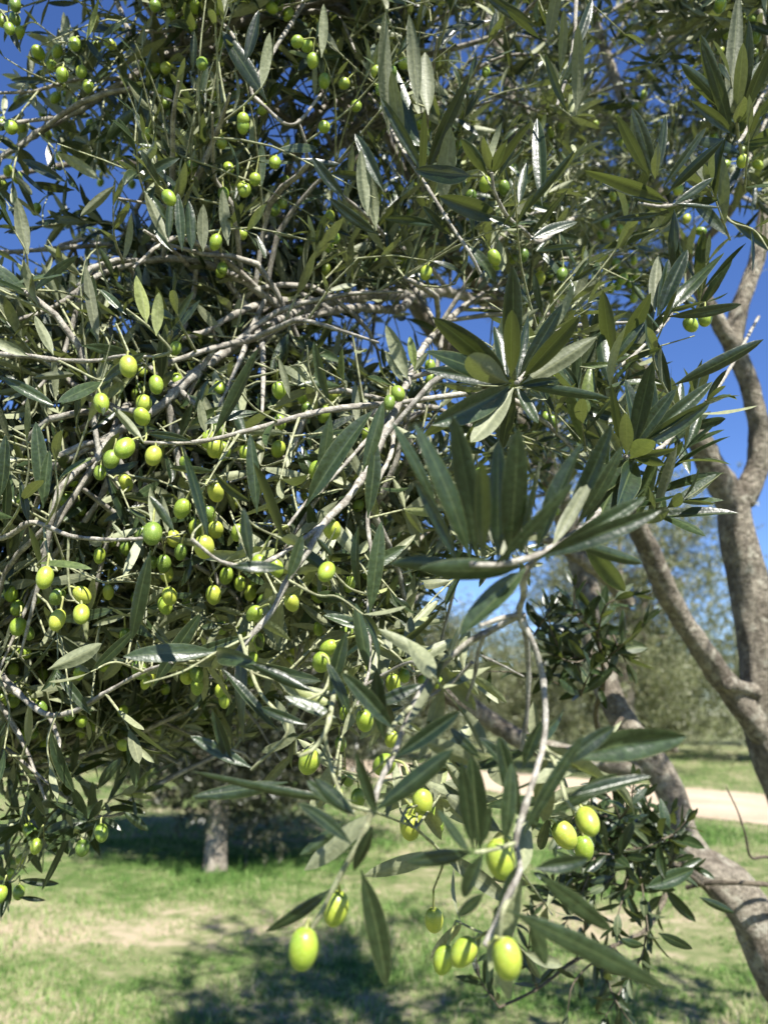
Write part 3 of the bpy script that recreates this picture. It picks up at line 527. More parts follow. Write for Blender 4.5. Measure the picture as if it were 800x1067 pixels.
for (x0, y0, dx, dy, n) in [(640, 470, -20, -70, 5), (620, 500, 15, -75, 5), (690, 480, 25, -60, 5), (672, 520, 40, -50, 5), (625, 545, 30, -60, 5), (610, 470, -8, -60, 5), (700, 455, 35, -35, 5), (650, 400, 12, -62, 5), (600, 420, 14, -66, 5), (660, 545, 48, -22, 5), (580, 450, -5, -60, 4), (725, 330, 10, -55, 5), (760, 250, -20, -55, 5), (775, 200, 5, -60, 6)]:
    dd = rng.uniform(.74, .95); b.shoot([(x0, y0, dd + .06), (x0 + dx * .5, y0 + dy * .5, dd + .02), (x0 + dx, y0 + dy, dd)], n, .062, w=2.4, up=.3)
b = B_('right_upper_spray', [(730, 270, 1.9), (715, 300, 1.3), (700, 325, .95), (685, 345, .84), (660, 370, .80), (640, 385, .78)], 2.2, 3)
for (x0, y0, x1, y1, d1, sd, w, rn) in [(640, 378, 673, 311, .72, 1, .17, .6), (638, 378, 626, 309, .74, 1, .18, .5), (645, 380, 684, 362, .74, 1, .09, .5), (686, 330, 712, 258, .8, 1, .2, .1), (684, 330, 700, 270, .8, 1, .2, .2), (690, 325, 734, 316, .8, 1, .15, .2), (682, 325, 680, 270, .82, -1, .2, .3), (690, 330, 755, 258, .82, 1, .17, .3), (695, 330, 775, 322, .82, 1, .13, .2)]:
    b.leaf(x0, y0, x1, y1, .80, d1, side=sd, wr=w, rn=rn, roll=rng.uniform(-.4, .4))
b = B_('upper_right', [(800, 120, 1.7), (775, 175, 1.3), (745, 205, 1.0), (718, 210, .92), (690, 215, .86), (665, 212, .82)], 2.6, 3)
for (x0, y0, x1, y1, d1, sd, w, rn) in [(676, 185, 643, 122, .78, 1, .18, .4), (680, 185, 667, 110, .78, 1, .2, .1), (682, 187, 684, 146, .76, -1, .24, .5), (690, 195, 737, 133, .78, 1, .12, .3), (694, 203, 748, 143, .76, 1, .16, .0), (695, 210, 620, 170, .76, 1, .16, .6), (695, 212, 632, 190, .78, 1, .14, .1), (700, 212, 752, 215, .8, 1, .1, .2), (700, 214, 745, 185, .8, 1, .16, .3), (702, 218, 702, 262, .8, 1, .2, .1), (690, 222, 640, 232, .82, 1, .16, .0), (668, 180, 656, 118, .8, -1, .18, .4), (685, 180, 695, 118, .8, 1, .14, .3)]:
    b.leaf(x0, y0, x1, y1, .80, d1, side=sd, wr=w, rn=rn, roll=rng.uniform(-.4, .4))
b.shoot([(745, 205, 1.0), (760, 230, .95), (785, 240, .92), (800, 260, .9)], 4, .055); b.shoot([(718, 210, .92), (690, 235, .88), (660, 245, .86)], 4, .055); b.shoot([(775, 175, 1.3), (770, 150, 1.0), (765, 110, .9), (760, 80, .88)], 6, .06)
b = B_('top_right', [(860, 10, 1.5), (800, 90, 1.1), (775, 140, .92), (765, 150, .88)], 2.8, 3)
for (x0, y0, x1, y1, d1, sd, w, rn) in [(762, 145, 738, 40, .84, 1, .14, .3), (766, 120, 776, 45, .84, -1, .2, .4), (768, 125, 790, 20, .84, 1, .14, .2), (757, 118, 717, 63, .84, 1, .18, .5), (750, 118, 737, 35, .84, 1, .18, .4), (763, 140, 725, 105, .84, 1, .18, .5), (765, 128, 776, 98, .84, -1, .32, .5), (775, 120, 800, 40, .84, 1, .2, .2), (770, 100, 795, 60, .9, 1, .2, .2), (772, 150, 805, 148, .84, 1, .18, .6), (758, 122, 770, 3, .9, -1, .12, .3), (780, 130, 815, 90, .84, 1, .2, .5)]:
    b.leaf(x0, y0, x1, y1, .88, d1, side=sd, wr=w, rn=rn, roll=rng.uniform(-.4, .4))
# --- upper middle sprays
b = B_('upper_middle', [(395, 110, 1.2), (410, 140, 1.0), (425, 165, .9), (445, 195, .86), (470, 235, .84), (490, 265, .83), (500, 285, .84)], 2.5, 3.5)
for (x0, y0, x1, y1, d1, sd, w, rn) in [(443, 185, 480, 75, .82, 1, .13, .0), (438, 190, 447, 118, .8, 1, .12, .4), (445, 186, 398, 100, .84, 1, .12, .5), (405, 140, 396, 20, .84, -1, .14, .5), (420, 155, 405, 78, .84, -1, .2, .5), (435, 110, 430, 22, .88, -1, .15, .4), (446, 120, 440, 60, .88, -1, .24, .6), (440, 185, 400, 55, .9, 1, .13, .6), (460, 215, 470, 135, .84, -1, .25, .6), (455, 235, 404, 222, .82, 1, .15, .5), (470, 245, 440, 220, .82, 1, .2, .1), (490, 183, 440, 186, .78, 1, .18, .0), (520, 228, 465, 205, .78, 1, .2, .4)]:
    b.leaf(x0, y0, x1, y1, .86, d1, side=sd, wr=w, rn=rn, roll=rng.uniform(-.4, .4))
b = B_('upper_middle_fruit', [(600, 225, 1.3), (580, 240, 1.0), (560, 252, .9), (545, 240, .86), (528, 225, .84), (515, 200, .82), (512, 180, .81)], 4, 3)
for (x0, y0, x1, y1, d1, sd, w, rn) in [(508, 182, 484, 146, .8, 1, .24, .7), (511, 180, 504, 140, .8, -1, .22, .5), (512, 180, 524, 150, .8, 1, .24, .6), (514, 182, 548, 126, .8, 1, .15, .0), (518, 186, 545, 130, .82, 1, .14, .1), (540, 228, 598, 158, .8, 1, .1, .3), (552, 245, 592, 198, .82, 1, .15, .4), (560, 262, 600, 252, .82, 1, .16, .7), (545, 240, 505, 228, .84, 1, .2, .5), (552, 250, 600, 225, .86, 1, .2, .2), (540, 215, 548, 165, .86, 1, .16, .3), (565, 215, 560, 118, .86, 1, .14, .4), (590, 115, 562, 56, .84, 1, .14, .4)]:
    b.leaf(x0, y0, x1, y1, .84, d1, side=sd, wr=w, rn=rn, roll=rng.uniform(-.4, .4))
b = B_('far_top', [(605, -60, 1.1), (600, 0, .98), (598, 40, .95), (590, 80, .92), (580, 110, .9)], 4, 3)
for (x0, y0, x1, y1, d1, sd, w, rn) in [(570, 45, 582, -20, .9, -1, .22, .4), (560, 28, 502, 0, .9, 1, .18, .2), (562, 40, 530, 10, .9, 1, .16, .5), (583, 75, 590, 12, .9, -1, .18, .5), (580, 100, 612, 40, .9, 1, .14, .6), (600, 120, 605, 30, .9, -1, .16, .5), (596, 60, 620, -5, .92, 1, .15, .3)]:
    b.leaf(x0, y0, x1, y1, .92, d1, side=sd, wr=w, rn=rn, roll=rng.uniform(-.4, .4))
b = B_('top_middle', [(400, -60, 1.2), (330, -10, 1.1), (300, 30, 1.0), (280, 62, .96), (262, 92, .94), (275, 110, .93), (305, 130, .92), (335, 98, .95)], 4, 3)
b.leaf(255, 66, 272, 10, .85, side=1, wr=.2, rn=0); b.leaf(272, 92, 283, 38, .85, side=-1, wr=.2); b.leaf(335, 60, 340, 8, .9, side=-1); b.leaf(278, 105, 230, 30, .9)
b = B_('grey_arch', [(420, 180, 1.6), (385, 112, 1.5), (345, 109, 1.45), (310, 129, 1.4), (268, 97, 1.35), (235, 60, 1.3), (215, 48, 1.28)], 8, 5)
b.shoot([(310, 129, 1.4), (312, 160, 1.3), (308, 190, 1.25)], 6, .05); b.shoot([(345, 109, 1.45), (330, 130, 1.3), (335, 155, 1.25)], 6, .05)
b = B_('grey_arch_low', [(430, 150, 1.65), (385, 115, 1.52), (370, 132, 1.45), (345, 160, 1.4), (330, 170, 1.38), (300, 190, 1.36), (285, 230, 1.3), (270, 270, 1.25)], 8, 5)
b.shoot([(345, 160, 1.4), (322, 185, 1.3), (305, 200, 1.28), (280, 222, 1.25)], 5, .05); b.shoot([(285, 230, 1.3), (255, 240, 1.2), (235, 215, 1.15)], 7, .052); b.shoot([(300, 190, 1.36), (260, 180, 1.25), (222, 170, 1.2)], 6, .055)
b = B_('mid_twig', [(470, 306, 1.72), (440, 270, 1.3), (410, 255, 1.05), (385, 228, .95), (362, 208, .92), (345, 195, .9)], 4, 2.5)
b.leaf(383, 225, 372, 160, .84, side=-1, wr=.2); b.leaf(360, 208, 323, 165, .84, side=1, wr=.2); b.leaf(395, 245, 340, 212, .84, side=1, wr=.18); b.leaf(400, 200, 371, 137, .84, side=1, wr=.18); b.leaf(392, 240, 383, 175, .86, side=-1, wr=.2)
# --- top left bough with olives against the sky
b = B_('top_left', [(347, 3, 1.25), (300, 10, 1.22), (250, 24, 1.2), (215, 34, 1.18), (178, 55, 1.15), (145, 76, 1.12), (110, 97, 1.1), (88, 112, 1.08), (66, 123, 1.07), (40, 138, 1.06), (20, 152, 1.05), (-10, 170, 1.04), (-60, 200, 1.0)], 9, 5)
b.twig([(66, 122, 1.07), (30, 126, 1.05), (0, 130, 1.03), (-40, 132, 1.0)], 4, 3, 0); b.twig([(145, 76, 1.12), (120, 82, 1.1), (85, 82, 1.08), (60, 88, 1.06), (35, 95, 1.05), (0, 97, 1.04)], 4, 3, 0)
for q in ([(178, 55, 1.15), (150, 30, 1.12), (120, 15, 1.1), (85, 3, 1.08), (60, -5, 1.06)], [(110, 97, 1.1), (90, 60, 1.06), (60, 40, 1.04), (40, 25, 1.02)], [(88, 112, 1.08), (70, 90, 1.04), (48, 70, 1.02)], [(145, 76, 1.12), (130, 110, 1.08), (125, 150, 1.05)],
          [(60, 88, 1.06), (30, 75, 1.02), (5, 60, 1.0)], [(40, 138, 1.06), (60, 160, 1.02), (70, 185, 1.0)], [(20, 152, 1.05), (15, 175, 1.02), (12, 200, 1.0)], [(85, 82, 1.08), (95, 50, 1.06), (100, 20, 1.05)], [(40, 95, 1.05), (20, 120, 1.02), (5, 140, 1.0)],
          [(110, 97, 1.1), (105, 130, 1.06), (100, 170, 1.04)], [(0, 165, 1.04), (-5, 190, 1.02), (10, 215, 1.0)], [(150, 30, 1.12), (130, 50, 1.08), (115, 70, 1.06)], [(60, -5, 1.06), (30, 5, 1.04), (0, 15, 1.0)]):
    b.shoot(q, 6, .045, w=2.2, up=-.05, wr=.17, thin=.15)
b.leaf(105, 188, 66, 157, .98, side=-1, wr=.24); b.leaf(70, 190, 22, 165, .98, side=1, wr=.2); b.leaf(48, 203, 20, 177, .98, side=1, wr=.12, rn=0); b.leaf(78, 198, 30, 195, 1.0, side=1, wr=.2, rn=0); b.leaf(30, 265, 15, 210, .9, side=-1, wr=.25); b.leaf(90, 42, 105, 0, .9, side=-1, wr=.15, rn=.98)
b = B_('left_low_top', [(300, 330, 1.4), (230, 280, 1.3), (155, 258, 1.2), (120, 255, 1.18), (70, 258, 1.16), (20, 262, 1.14), (-40, 265, 1.1)], 6, 4)
b.shoot([(155, 258, 1.2), (120, 235, 1.12), (90, 232, 1.1)], 6, .055); b.shoot([(230, 280, 1.3), (200, 240, 1.15), (170, 205, 1.1)], 7, .055); b.shoot([(120, 255, 1.18), (100, 230, 1.15), (50, 235, 1.1), (20, 238, 1.08)], 5, .05)
b = B_('upright_left', [(230, 300, 1.2), (205, 285, 1.05), (185, 265, .95), (165, 250, .9), (150, 240, .88)], 5, 3)
for (x0, y0, x1, y1, sd, w, rn) in [(175, 252, 153, 203, -1, .2, .6), (176, 250, 175, 203, 1, .18, .5), (190, 262, 186, 200, 1, .16, .6), (200, 262, 198, 208, 1, .22, .5), (180, 262, 158, 240, 1, .2, .6), (212, 262, 210, 215, -1, .25, .3), (238, 256, 230, 200, -1, .2, .5), (120, 193, 85, 225, -1, .2, .4)]:
    b.leaf(x0, y0, x1, y1, .86, side=sd, wr=w, rn=rn)
# --- lower right hanging branch with its bare grey forks
b = B_('fork', [(600, 555, .50), (560, 580, .46), (546, 600, .46), (545, 622, .47), (540, 642, .48), (553, 665, .48), (564, 700, .48), (568, 740, .47), (566, 775, .46), (555, 815, .44), (544, 850, .43), (537, 878, .425), (542, 905, .42), (528, 935, .41), (516, 962, .41), (505, 985, .405)], 6.5, 5.5)
b.twig([(545, 640, .48), (550, 690, .5), (549, 740, .51), (543, 782, .52)], 6, 4, 0); b.twig([(540, 642, .48), (515, 655, .49), (490, 668, .5), (470, 684, .5), (450, 704, .5), (432, 732, .49), (420, 760, .48), (411, 785, .475), (396, 815, .46), (388, 845, .445)], 7, 6, 0); b.twig([(388, 845, .445), (374, 878, .44), (353, 915, .44), (333, 955, .44), (322, 972, .44)], 6.5, 4.5)
b.twig([(540, 640, .48), (520, 645, .47), (500, 652, .46)], 6, 4, 0); b.twig([(505, 660, .49), (498, 680, .5), (494, 705, .51), (486, 730, .52)], 5, 3, 0); b.twig([(492, 690, .5), (470, 712, .51), (440, 730, .5)], 4, 3, 0); b.twig([(498, 682, .5), (520, 692, .54), (545, 705, .58)], 3, 2, 0)
b.twig([(430, 735, .49), (412, 752, .47), (405, 765, .46)], 5, 4); b.twig([(455, 700, .5), (430, 690, .55), (405, 700, .6), (370, 720, .6)], 4, 3, 0); b.twig([(352, 690, .6), (345, 740, .5), (338, 765, .48), (325, 782, .48), (312, 787, .47)], 5, 4); b.twig([(386, 845, .445), (360, 835, .46), (345, 800, .48), (338, 765, .48)], 4, 4)
LV = [(345, 722, 356, 660, .52, 1, .24, .1), (410, 760, 360, 700, .46, 1, .22, .2), (390, 845, 472, 782, .41, 1, .2, .2), (398, 848, 376, 742, .42, 1, .14, .2), (372, 835, 204, 822, .46, 1, .06, .4), (300, 815, 205, 832, .52, 1, .16, .2), (370, 850, 330, 812, .43, 1, .3, .1), (352, 840, 320, 815, .45, 1, .3, .5), (366, 880, 316, 830, .42, 1, .2, .1),
      (360, 855, 317, 893, .46, 1, .2, .5), (388, 860, 368, 912, .42, 1, .24, .1), (346, 925, 285, 978, .44, 1, .16, .1), (376, 906, 413, 1022, .41, 1, .19, .3), (392, 850, 374, 785, .42, 1, .2, .3), (395, 842, 440, 810, .43, 1, .2, .2), (410, 790, 480, 745, .44, 1, .2, .0), (400, 770, 385, 700, .47, 1, .24, .1), (375, 740, 440, 715, .48, 1, .18, .1),
      (492, 888, 424, 901, .405, 1, .24, .3), (493, 885, 480, 795, .40, 1, .19, .2), (500, 885, 490, 790, .44, 1, .24, .2), (525, 880, 536, 800, .41, 1, .2, .5), (490, 890, 455, 845, .40, 1, .2, .4), (503, 890, 478, 935, .40, 1, .3, .5), (502, 880, 515, 840, .42, 1, .2, .3), (504, 930, 476, 958, .40, 1, .3, .3),
      (545, 870, 600, 765, .41, 1, .12, .2), (540, 850, 520, 770, .43, 1, .22, .1), (557, 905, 612, 897, .40, 1, .3, .2), (528, 948, 686, 1023, .38, 1, .13, .5), (562, 912, 640, 975, .41, 1, .2, .7), (552, 958, 570, 1004, .40, 1, .34, .7), (540, 900, 520, 945, .42, 1, .22, .1),
      (594, 790, 704, 752, .44, 1, .28, .8), (585, 800, 634, 750, .42, 1, .24, .1), (590, 830, 680, 808, .43, 1, .15, .2), (580, 842, 672, 838, .44, 1, .2, .6), (575, 848, 640, 806, .46, 1, .2, .3), (540, 810, 500, 770, .45, 1, .26, .1), (530, 815, 525, 770, .45, 1, .3, .1), (560, 860, 535, 835, .45, 1, .3, .5), (500, 790, 470, 760, .47, 1, .26, .1), (545, 800, 560, 750, .46, 1, .25, .2),
      (365, 745, 345, 690, .5, 1, .2, .1), (300, 700, 240, 690, .56, 1, .16, .0), (330, 722, 262, 690, .54, 1, .16, .0), (350, 748, 300, 722, .52, 1, .26, .6), (290, 762, 232, 700, .56, 1, .14, .1), (320, 755, 270, 740, .54, 1, .2, .1), (262, 800, 200, 768, .56, 1, .2, .5), (240, 800, 228, 740, .56, 1, .2, .1)]
for (x0, y0, x1, y1, d, sd, w, rn) in LV: b.leaf(x0, y0, x1, y1, d, side=sd, wr=w, rn=rn, bend=rng.uniform(-.15, .35), roll=rng.uniform(-.4, .4))
b.twig([(566, 775, .46), (580, 800, .45), (590, 835, .44), (600, 845, .44)], 4, 4); b.twig([(537, 878, .425), (515, 885, .41), (495, 888, .405)], 4, 4); b.twig([(566, 780, .46), (585, 790, .44), (596, 788, .44)], 4, 3)
b.twig([(542, 905, .42), (535, 930, .42), (524, 948, .40), (520, 975, .40)], 5, 5); b.twig([(386, 845, .445), (395, 835, .44), (420, 830, .44)], 4, 3)
b.twig([(250, 662, .6), (270, 720, .57), (300, 760, .55), (262, 802, .56)], 4, 3); b.twig([(345, 700, .6), (335, 722, .56), (300, 735, .55)], 3, 3)
for (x0, y0, dx, dy, n) in [(420, 760, 45, 25, 3), (411, 785, -30, 25, 3), (450, 704, 30, 35, 3), (388, 845, 45, 18, 3), (396, 815, 50, -12, 3), (566, 775, -45, 15, 3), (555, 815, -48, 20, 3), (544, 850, 52, -18, 3), (537, 878, -40, -30, 3), (560, 790, 60, 12, 3), (540, 905, 30, 40, 3), (470, 684, -40, 20, 3), (360, 700, 10, 50, 3), (345, 740, -38, 30, 3), (516, 962, 30, 30, 2)]:
    dd = rng.uniform(.50, .58); b.shoot([(x0, y0, .46), (x0 + dx * .5, y0 + dy * .5, dd - .02), (x0 + dx, y0 + dy, dd)], n, .05, w=3, up=.1, wr=.21)
# --- dark small-leaved shoots lower right
b = B_('sucker', [(742, 930, 2.0), (700, 900, 1.7), (670, 885, 1.5), (650, 870, 1.4), (630, 850, 1.35)], 5, 3.5, young=True)
for q in ([(670, 885, 1.5), (680, 860, 1.45), (672, 830, 1.4)], [(650, 870, 1.4), (640, 840, 1.35), (625, 820, 1.3)], [(670, 885, 1.5), (690, 900, 1.4), (720, 905, 1.35)], [(660, 880, 1.45), (668, 920, 1.35), (675, 970, 1.3)], [(650, 870, 1.4), (620, 880, 1.35), (600, 900, 1.3)], [(675, 940, 1.35), (670, 990, 1.3), (655, 1020, 1.28)],
          [(630, 850, 1.35), (600, 850, 1.3), (580, 870, 1.28)], [(630, 860, 1.38), (610, 920, 1.3), (590, 960, 1.28)], [(700, 900, 1.7), (690, 870, 1.5), (700, 850, 1.45)], [(650, 880, 1.4), (640, 910, 1.32), (620, 930, 1.3)], [(640, 860, 1.38), (655, 840, 1.3), (660, 815, 1.28)], [(660, 890, 1.4), (650, 930, 1.34), (640, 965, 1.3)]):
    b.shoot(q, 7, .046, w=2.5, up=.1, wr=.27, spread=50)
b.leaf(672, 925, 724, 908, 1.3, side=1, wr=.3, rn=.9); b.leaf(728, 935, 766, 952, 1.3, side=1, wr=.2); b.leaf(685, 972, 722, 990, 1.3, side=1, wr=.26)
for q in range(17):
    x0, y0 = 648 + rng.normal(0, 34), 888 + rng.normal(0, 30); x0 = min(x0, 700); d0 = rng.uniform(1.3, 1.6); aa = rng.uniform(0, 6.28); ll = rng.uniform(28, 48)
    b.shoot([(x0, y0, d0), (x0 + ll * .5 * math.cos(aa), y0 + ll * .5 * math.sin(aa), d0 - .03), (x0 + ll * math.cos(aa), y0 + ll * .9 * math.sin(aa), d0 - .04)], 5, .052, w=2.4, up=.1, wr=.28, spread=52)
b = B_('low_sucker', [(712, 890, 2.05), (680, 960, 1.8), (640, 985, 1.6), (600, 1000, 1.5), (560, 1030, 1.45), (520, 1050, 1.42)], 4, 2.5, young=True)
for q in ([(640, 985, 1.6), (650, 1020, 1.45), (630, 1060, 1.4)], [(600, 1000, 1.5), (610, 960, 1.42), (600, 930, 1.4)], [(560, 1030, 1.45), (550, 1000, 1.4), (555, 960, 1.38)], [(620, 990, 1.55), (640, 1040, 1.4), (660, 1070, 1.38)], [(520, 1050, 1.42), (500, 1020, 1.4), (495, 990, 1.4)], [(640, 985, 1.6), (600, 1020, 1.4), (590, 1060, 1.38)]):
    b.shoot(q, 6, .046, w=2.2, up=.1, wr=.27, spread=50)
b = B_('mid_sucker', [(650, 745, 2.22), (630, 770, 1.9), (620, 745, 1.6), (628, 715, 1.45), (627, 690, 1.38), (622, 660, 1.35)], 4.5, 3, young=True)
for q in ([(622, 700, 1.4), (590, 690, 1.35), (560, 705, 1.3), (535, 700, 1.28)], [(622, 660, 1.35), (600, 640, 1.3), (598, 610, 1.28)], [(628, 690, 1.38), (650, 670, 1.32), (670, 650, 1.3)], [(620, 680, 1.36), (600, 690, 1.3), (570, 680, 1.3)], [(628, 715, 1.45), (600, 720, 1.35), (575, 710, 1.3)], [(622, 660, 1.35), (632, 630, 1.3), (660, 620, 1.3)], [(590, 690, 1.35), (575, 660, 1.3), (570, 635, 1.3)]):
    b.shoot(q, 5, .05, w=2.2, up=.1, wr=.25)
for q in range(9):
    x0, y0 = 600 + rng.normal(0, 28), 672 + rng.normal(0, 30); d0 = rng.uniform(1.3, 1.45); aa = rng.uniform(0, 6.28); ll = rng.uniform(28, 45)
    b.shoot([(x0, y0, d0), (x0 + ll * .5 * math.cos(aa), y0 + ll * .5 * math.sin(aa), d0 - .03), (x0 + ll * math.cos(aa), y0 + ll * .9 * math.sin(aa), d0 - .04)], 4, .055, w=2.4, up=.1, wr=.26, spread=50)
b = B_('bare_twig', [(850, 900, 1.9), (800, 893, 1.85), (782, 893, 1.82), (776, 870, 1.8), (768, 845, 1.8), (756, 820, 1.8)], 3.5, 1.2, young=True)
b = B_('bare_twig2', [(850, 925, 1.9), (790, 921, 1.85), (740, 920, 1.9), (715, 925, 1.95)], 5, 4, young=True)

# ------------------------------------------------------------------ leaves thinned where they would bury fruit and boughs
SH = np.full((320, 260), 99.0); SHP = np.zeros((320, 260))
def protect(p, r, prob):
    x, y, z = proj(p); r = np.broadcast_to(r, x.shape)
    for a, b, c, q in zip(x, y, z, r):
        if c < .2: continue
        k = max(0, int(q * FPX / c / 4 + .5)); u, v = int(a / 4) + 20, int(b / 4) + 20
        u0, u1, v0, v1 = max(u - k, 0), min(u + k + 1, 260), max(v - k, 0), min(v + k + 1, 320)
        if u0 >= u1 or v0 >= v1: continue
        W_ = SH[v0:v1, u0:u1]; m = c < W_; W_[m] = c; SHP[v0:v1, u0:u1][m] = prob
def shield_leaves(A):
    B_0, D_0, L_0 = A[0], unit(A[1]), A[3]; bad = np.zeros(len(B_0)); 
    for t in (.15, .35, .55, .75, .95):
        x, y, z = proj(B_0 + D_0 * (L_0 * t)[:, None]); u = np.clip((x / 4).astype(int) + 20, 0, 259); v = np.clip((y / 4).astype(int) + 20, 0, 319)
        hit = (z > 0) & (z < SH[v, u] - .008) & (x > -78) & (x < 950) & (y > -78) & (y < 1190); bad = np.maximum(bad, hit * SHP[v, u])
    return rng.random(len(B_0)) >= bad
SU = unit(np.cross(SUN, [0, 0, 1.0])); SV = np.cross(SUN, SU); SS = np.full((700, 700), 99.0); SSP = np.zeros((700, 700))
def sun_uv(p): return np.clip(((p @ SU) / .008 + 350).astype(int), 0, 699), np.clip(((p @ SV) / .008 + 350).astype(int), 0, 699), p @ SUN
def protect_sun(p, k, prob):
    a, b, h = sun_uv(np.atleast_2d(p))
    for u, v, q in zip(a, b, h):
        W_ = SS[max(v - k, 0):v + k + 1, max(u - k, 0):u + k + 1]; m = q < W_; W_[m] = q; SSP[max(v - k, 0):v + k + 1, max(u - k, 0):u + k + 1][m] = prob
def sun_leaves(A):
    bad = np.zeros(len(A[0])); D_0 = unit(A[1])
    for t in (.2, .5, .8):
        p = A[0] + D_0 * (A[3] * t)[:, None]; a, b, h = sun_uv(p); bad = np.maximum(bad, (h > SS[b, a] + .012) * SSP[b, a])
    return rng.random(len(bad)) >= bad
def olive_hidden(q):
    for t in (.25, .5, .75):
        x, y, z = proj(q[0] + unit(q[1]) * q[3][0] * t); u, v = min(max(int(x[0] / 4) + 20, 0), 259), min(max(int(y[0] / 4) + 20, 0), 319)
        if z[0] < SH[v, u] - .008 and SHP[v, u] == .97: return rng.random() < .4
    return False
def shield(c): return np.ones(len(c), bool)
# ------------------------------------------------------------------ olives
def olive_mesh(geo, c, L, W, axis, attach, rnd, seg=16, rings=11, mats=(0, 1), stalk=True, srad=.0009):
    "one fruit with its own stalk; axis points from the stalk end to the tip"
    axis = unit(axis); U = unit(np.cross(axis, [0.3, 0.5, 0.8])); Wv = np.cross(axis, U)
    th = np.linspace(0, math.pi, rings + 1)[1:-1]; ph = np.linspace(0, 2 * math.pi, seg, endpoint=False)
    z = -np.cos(th) * L / 2; rr = np.sin(th) ** .92 * W / 2 * (1 - .05 * np.cos(th) * -1)
    ring = c + z[:, None, None] * axis + rr[:, None, None] * (np.cos(ph)[None, :, None] * U + np.sin(ph)[None, :, None] * Wv)
    a = c - axis * L * .485; bb = c + axis * L * .52; V = np.vstack([ring.reshape(-1, 3), a, bb]); n = len(th)
    i = np.arange(n - 1)[:, None] * seg; j = np.arange(seg)[None]; j2 = (j + 1) % seg
    geo.add(V, np.stack([i + j, i + j2, i + seg + j2, i + seg + j], -1).reshape(-1, 4), rnd, mat=mats[0]); base = geo.n - len(V)
    jj = np.arange(seg); t1 = np.stack([(jj + 1) % seg, jj, np.full(seg, n * seg)], -1); t2 = np.stack([(n - 1) * seg + jj, (n - 1) * seg + (jj + 1) % seg, np.full(seg, n * seg + 1)], -1)
    geo.f.append(np.vstack([t1, t2]) + base); geo.m.append(np.full(2 * seg, mats[0]))
    if stalk and attach is not None:
        s = a + axis * L * .03; m = (s + attach) / 2 - axis * np.linalg.norm(attach - s) * .22
        tube(geo, [s, m, attach], [srad * 1.3, srad, srad * 1.25], 6, .004, mat=mats[1])

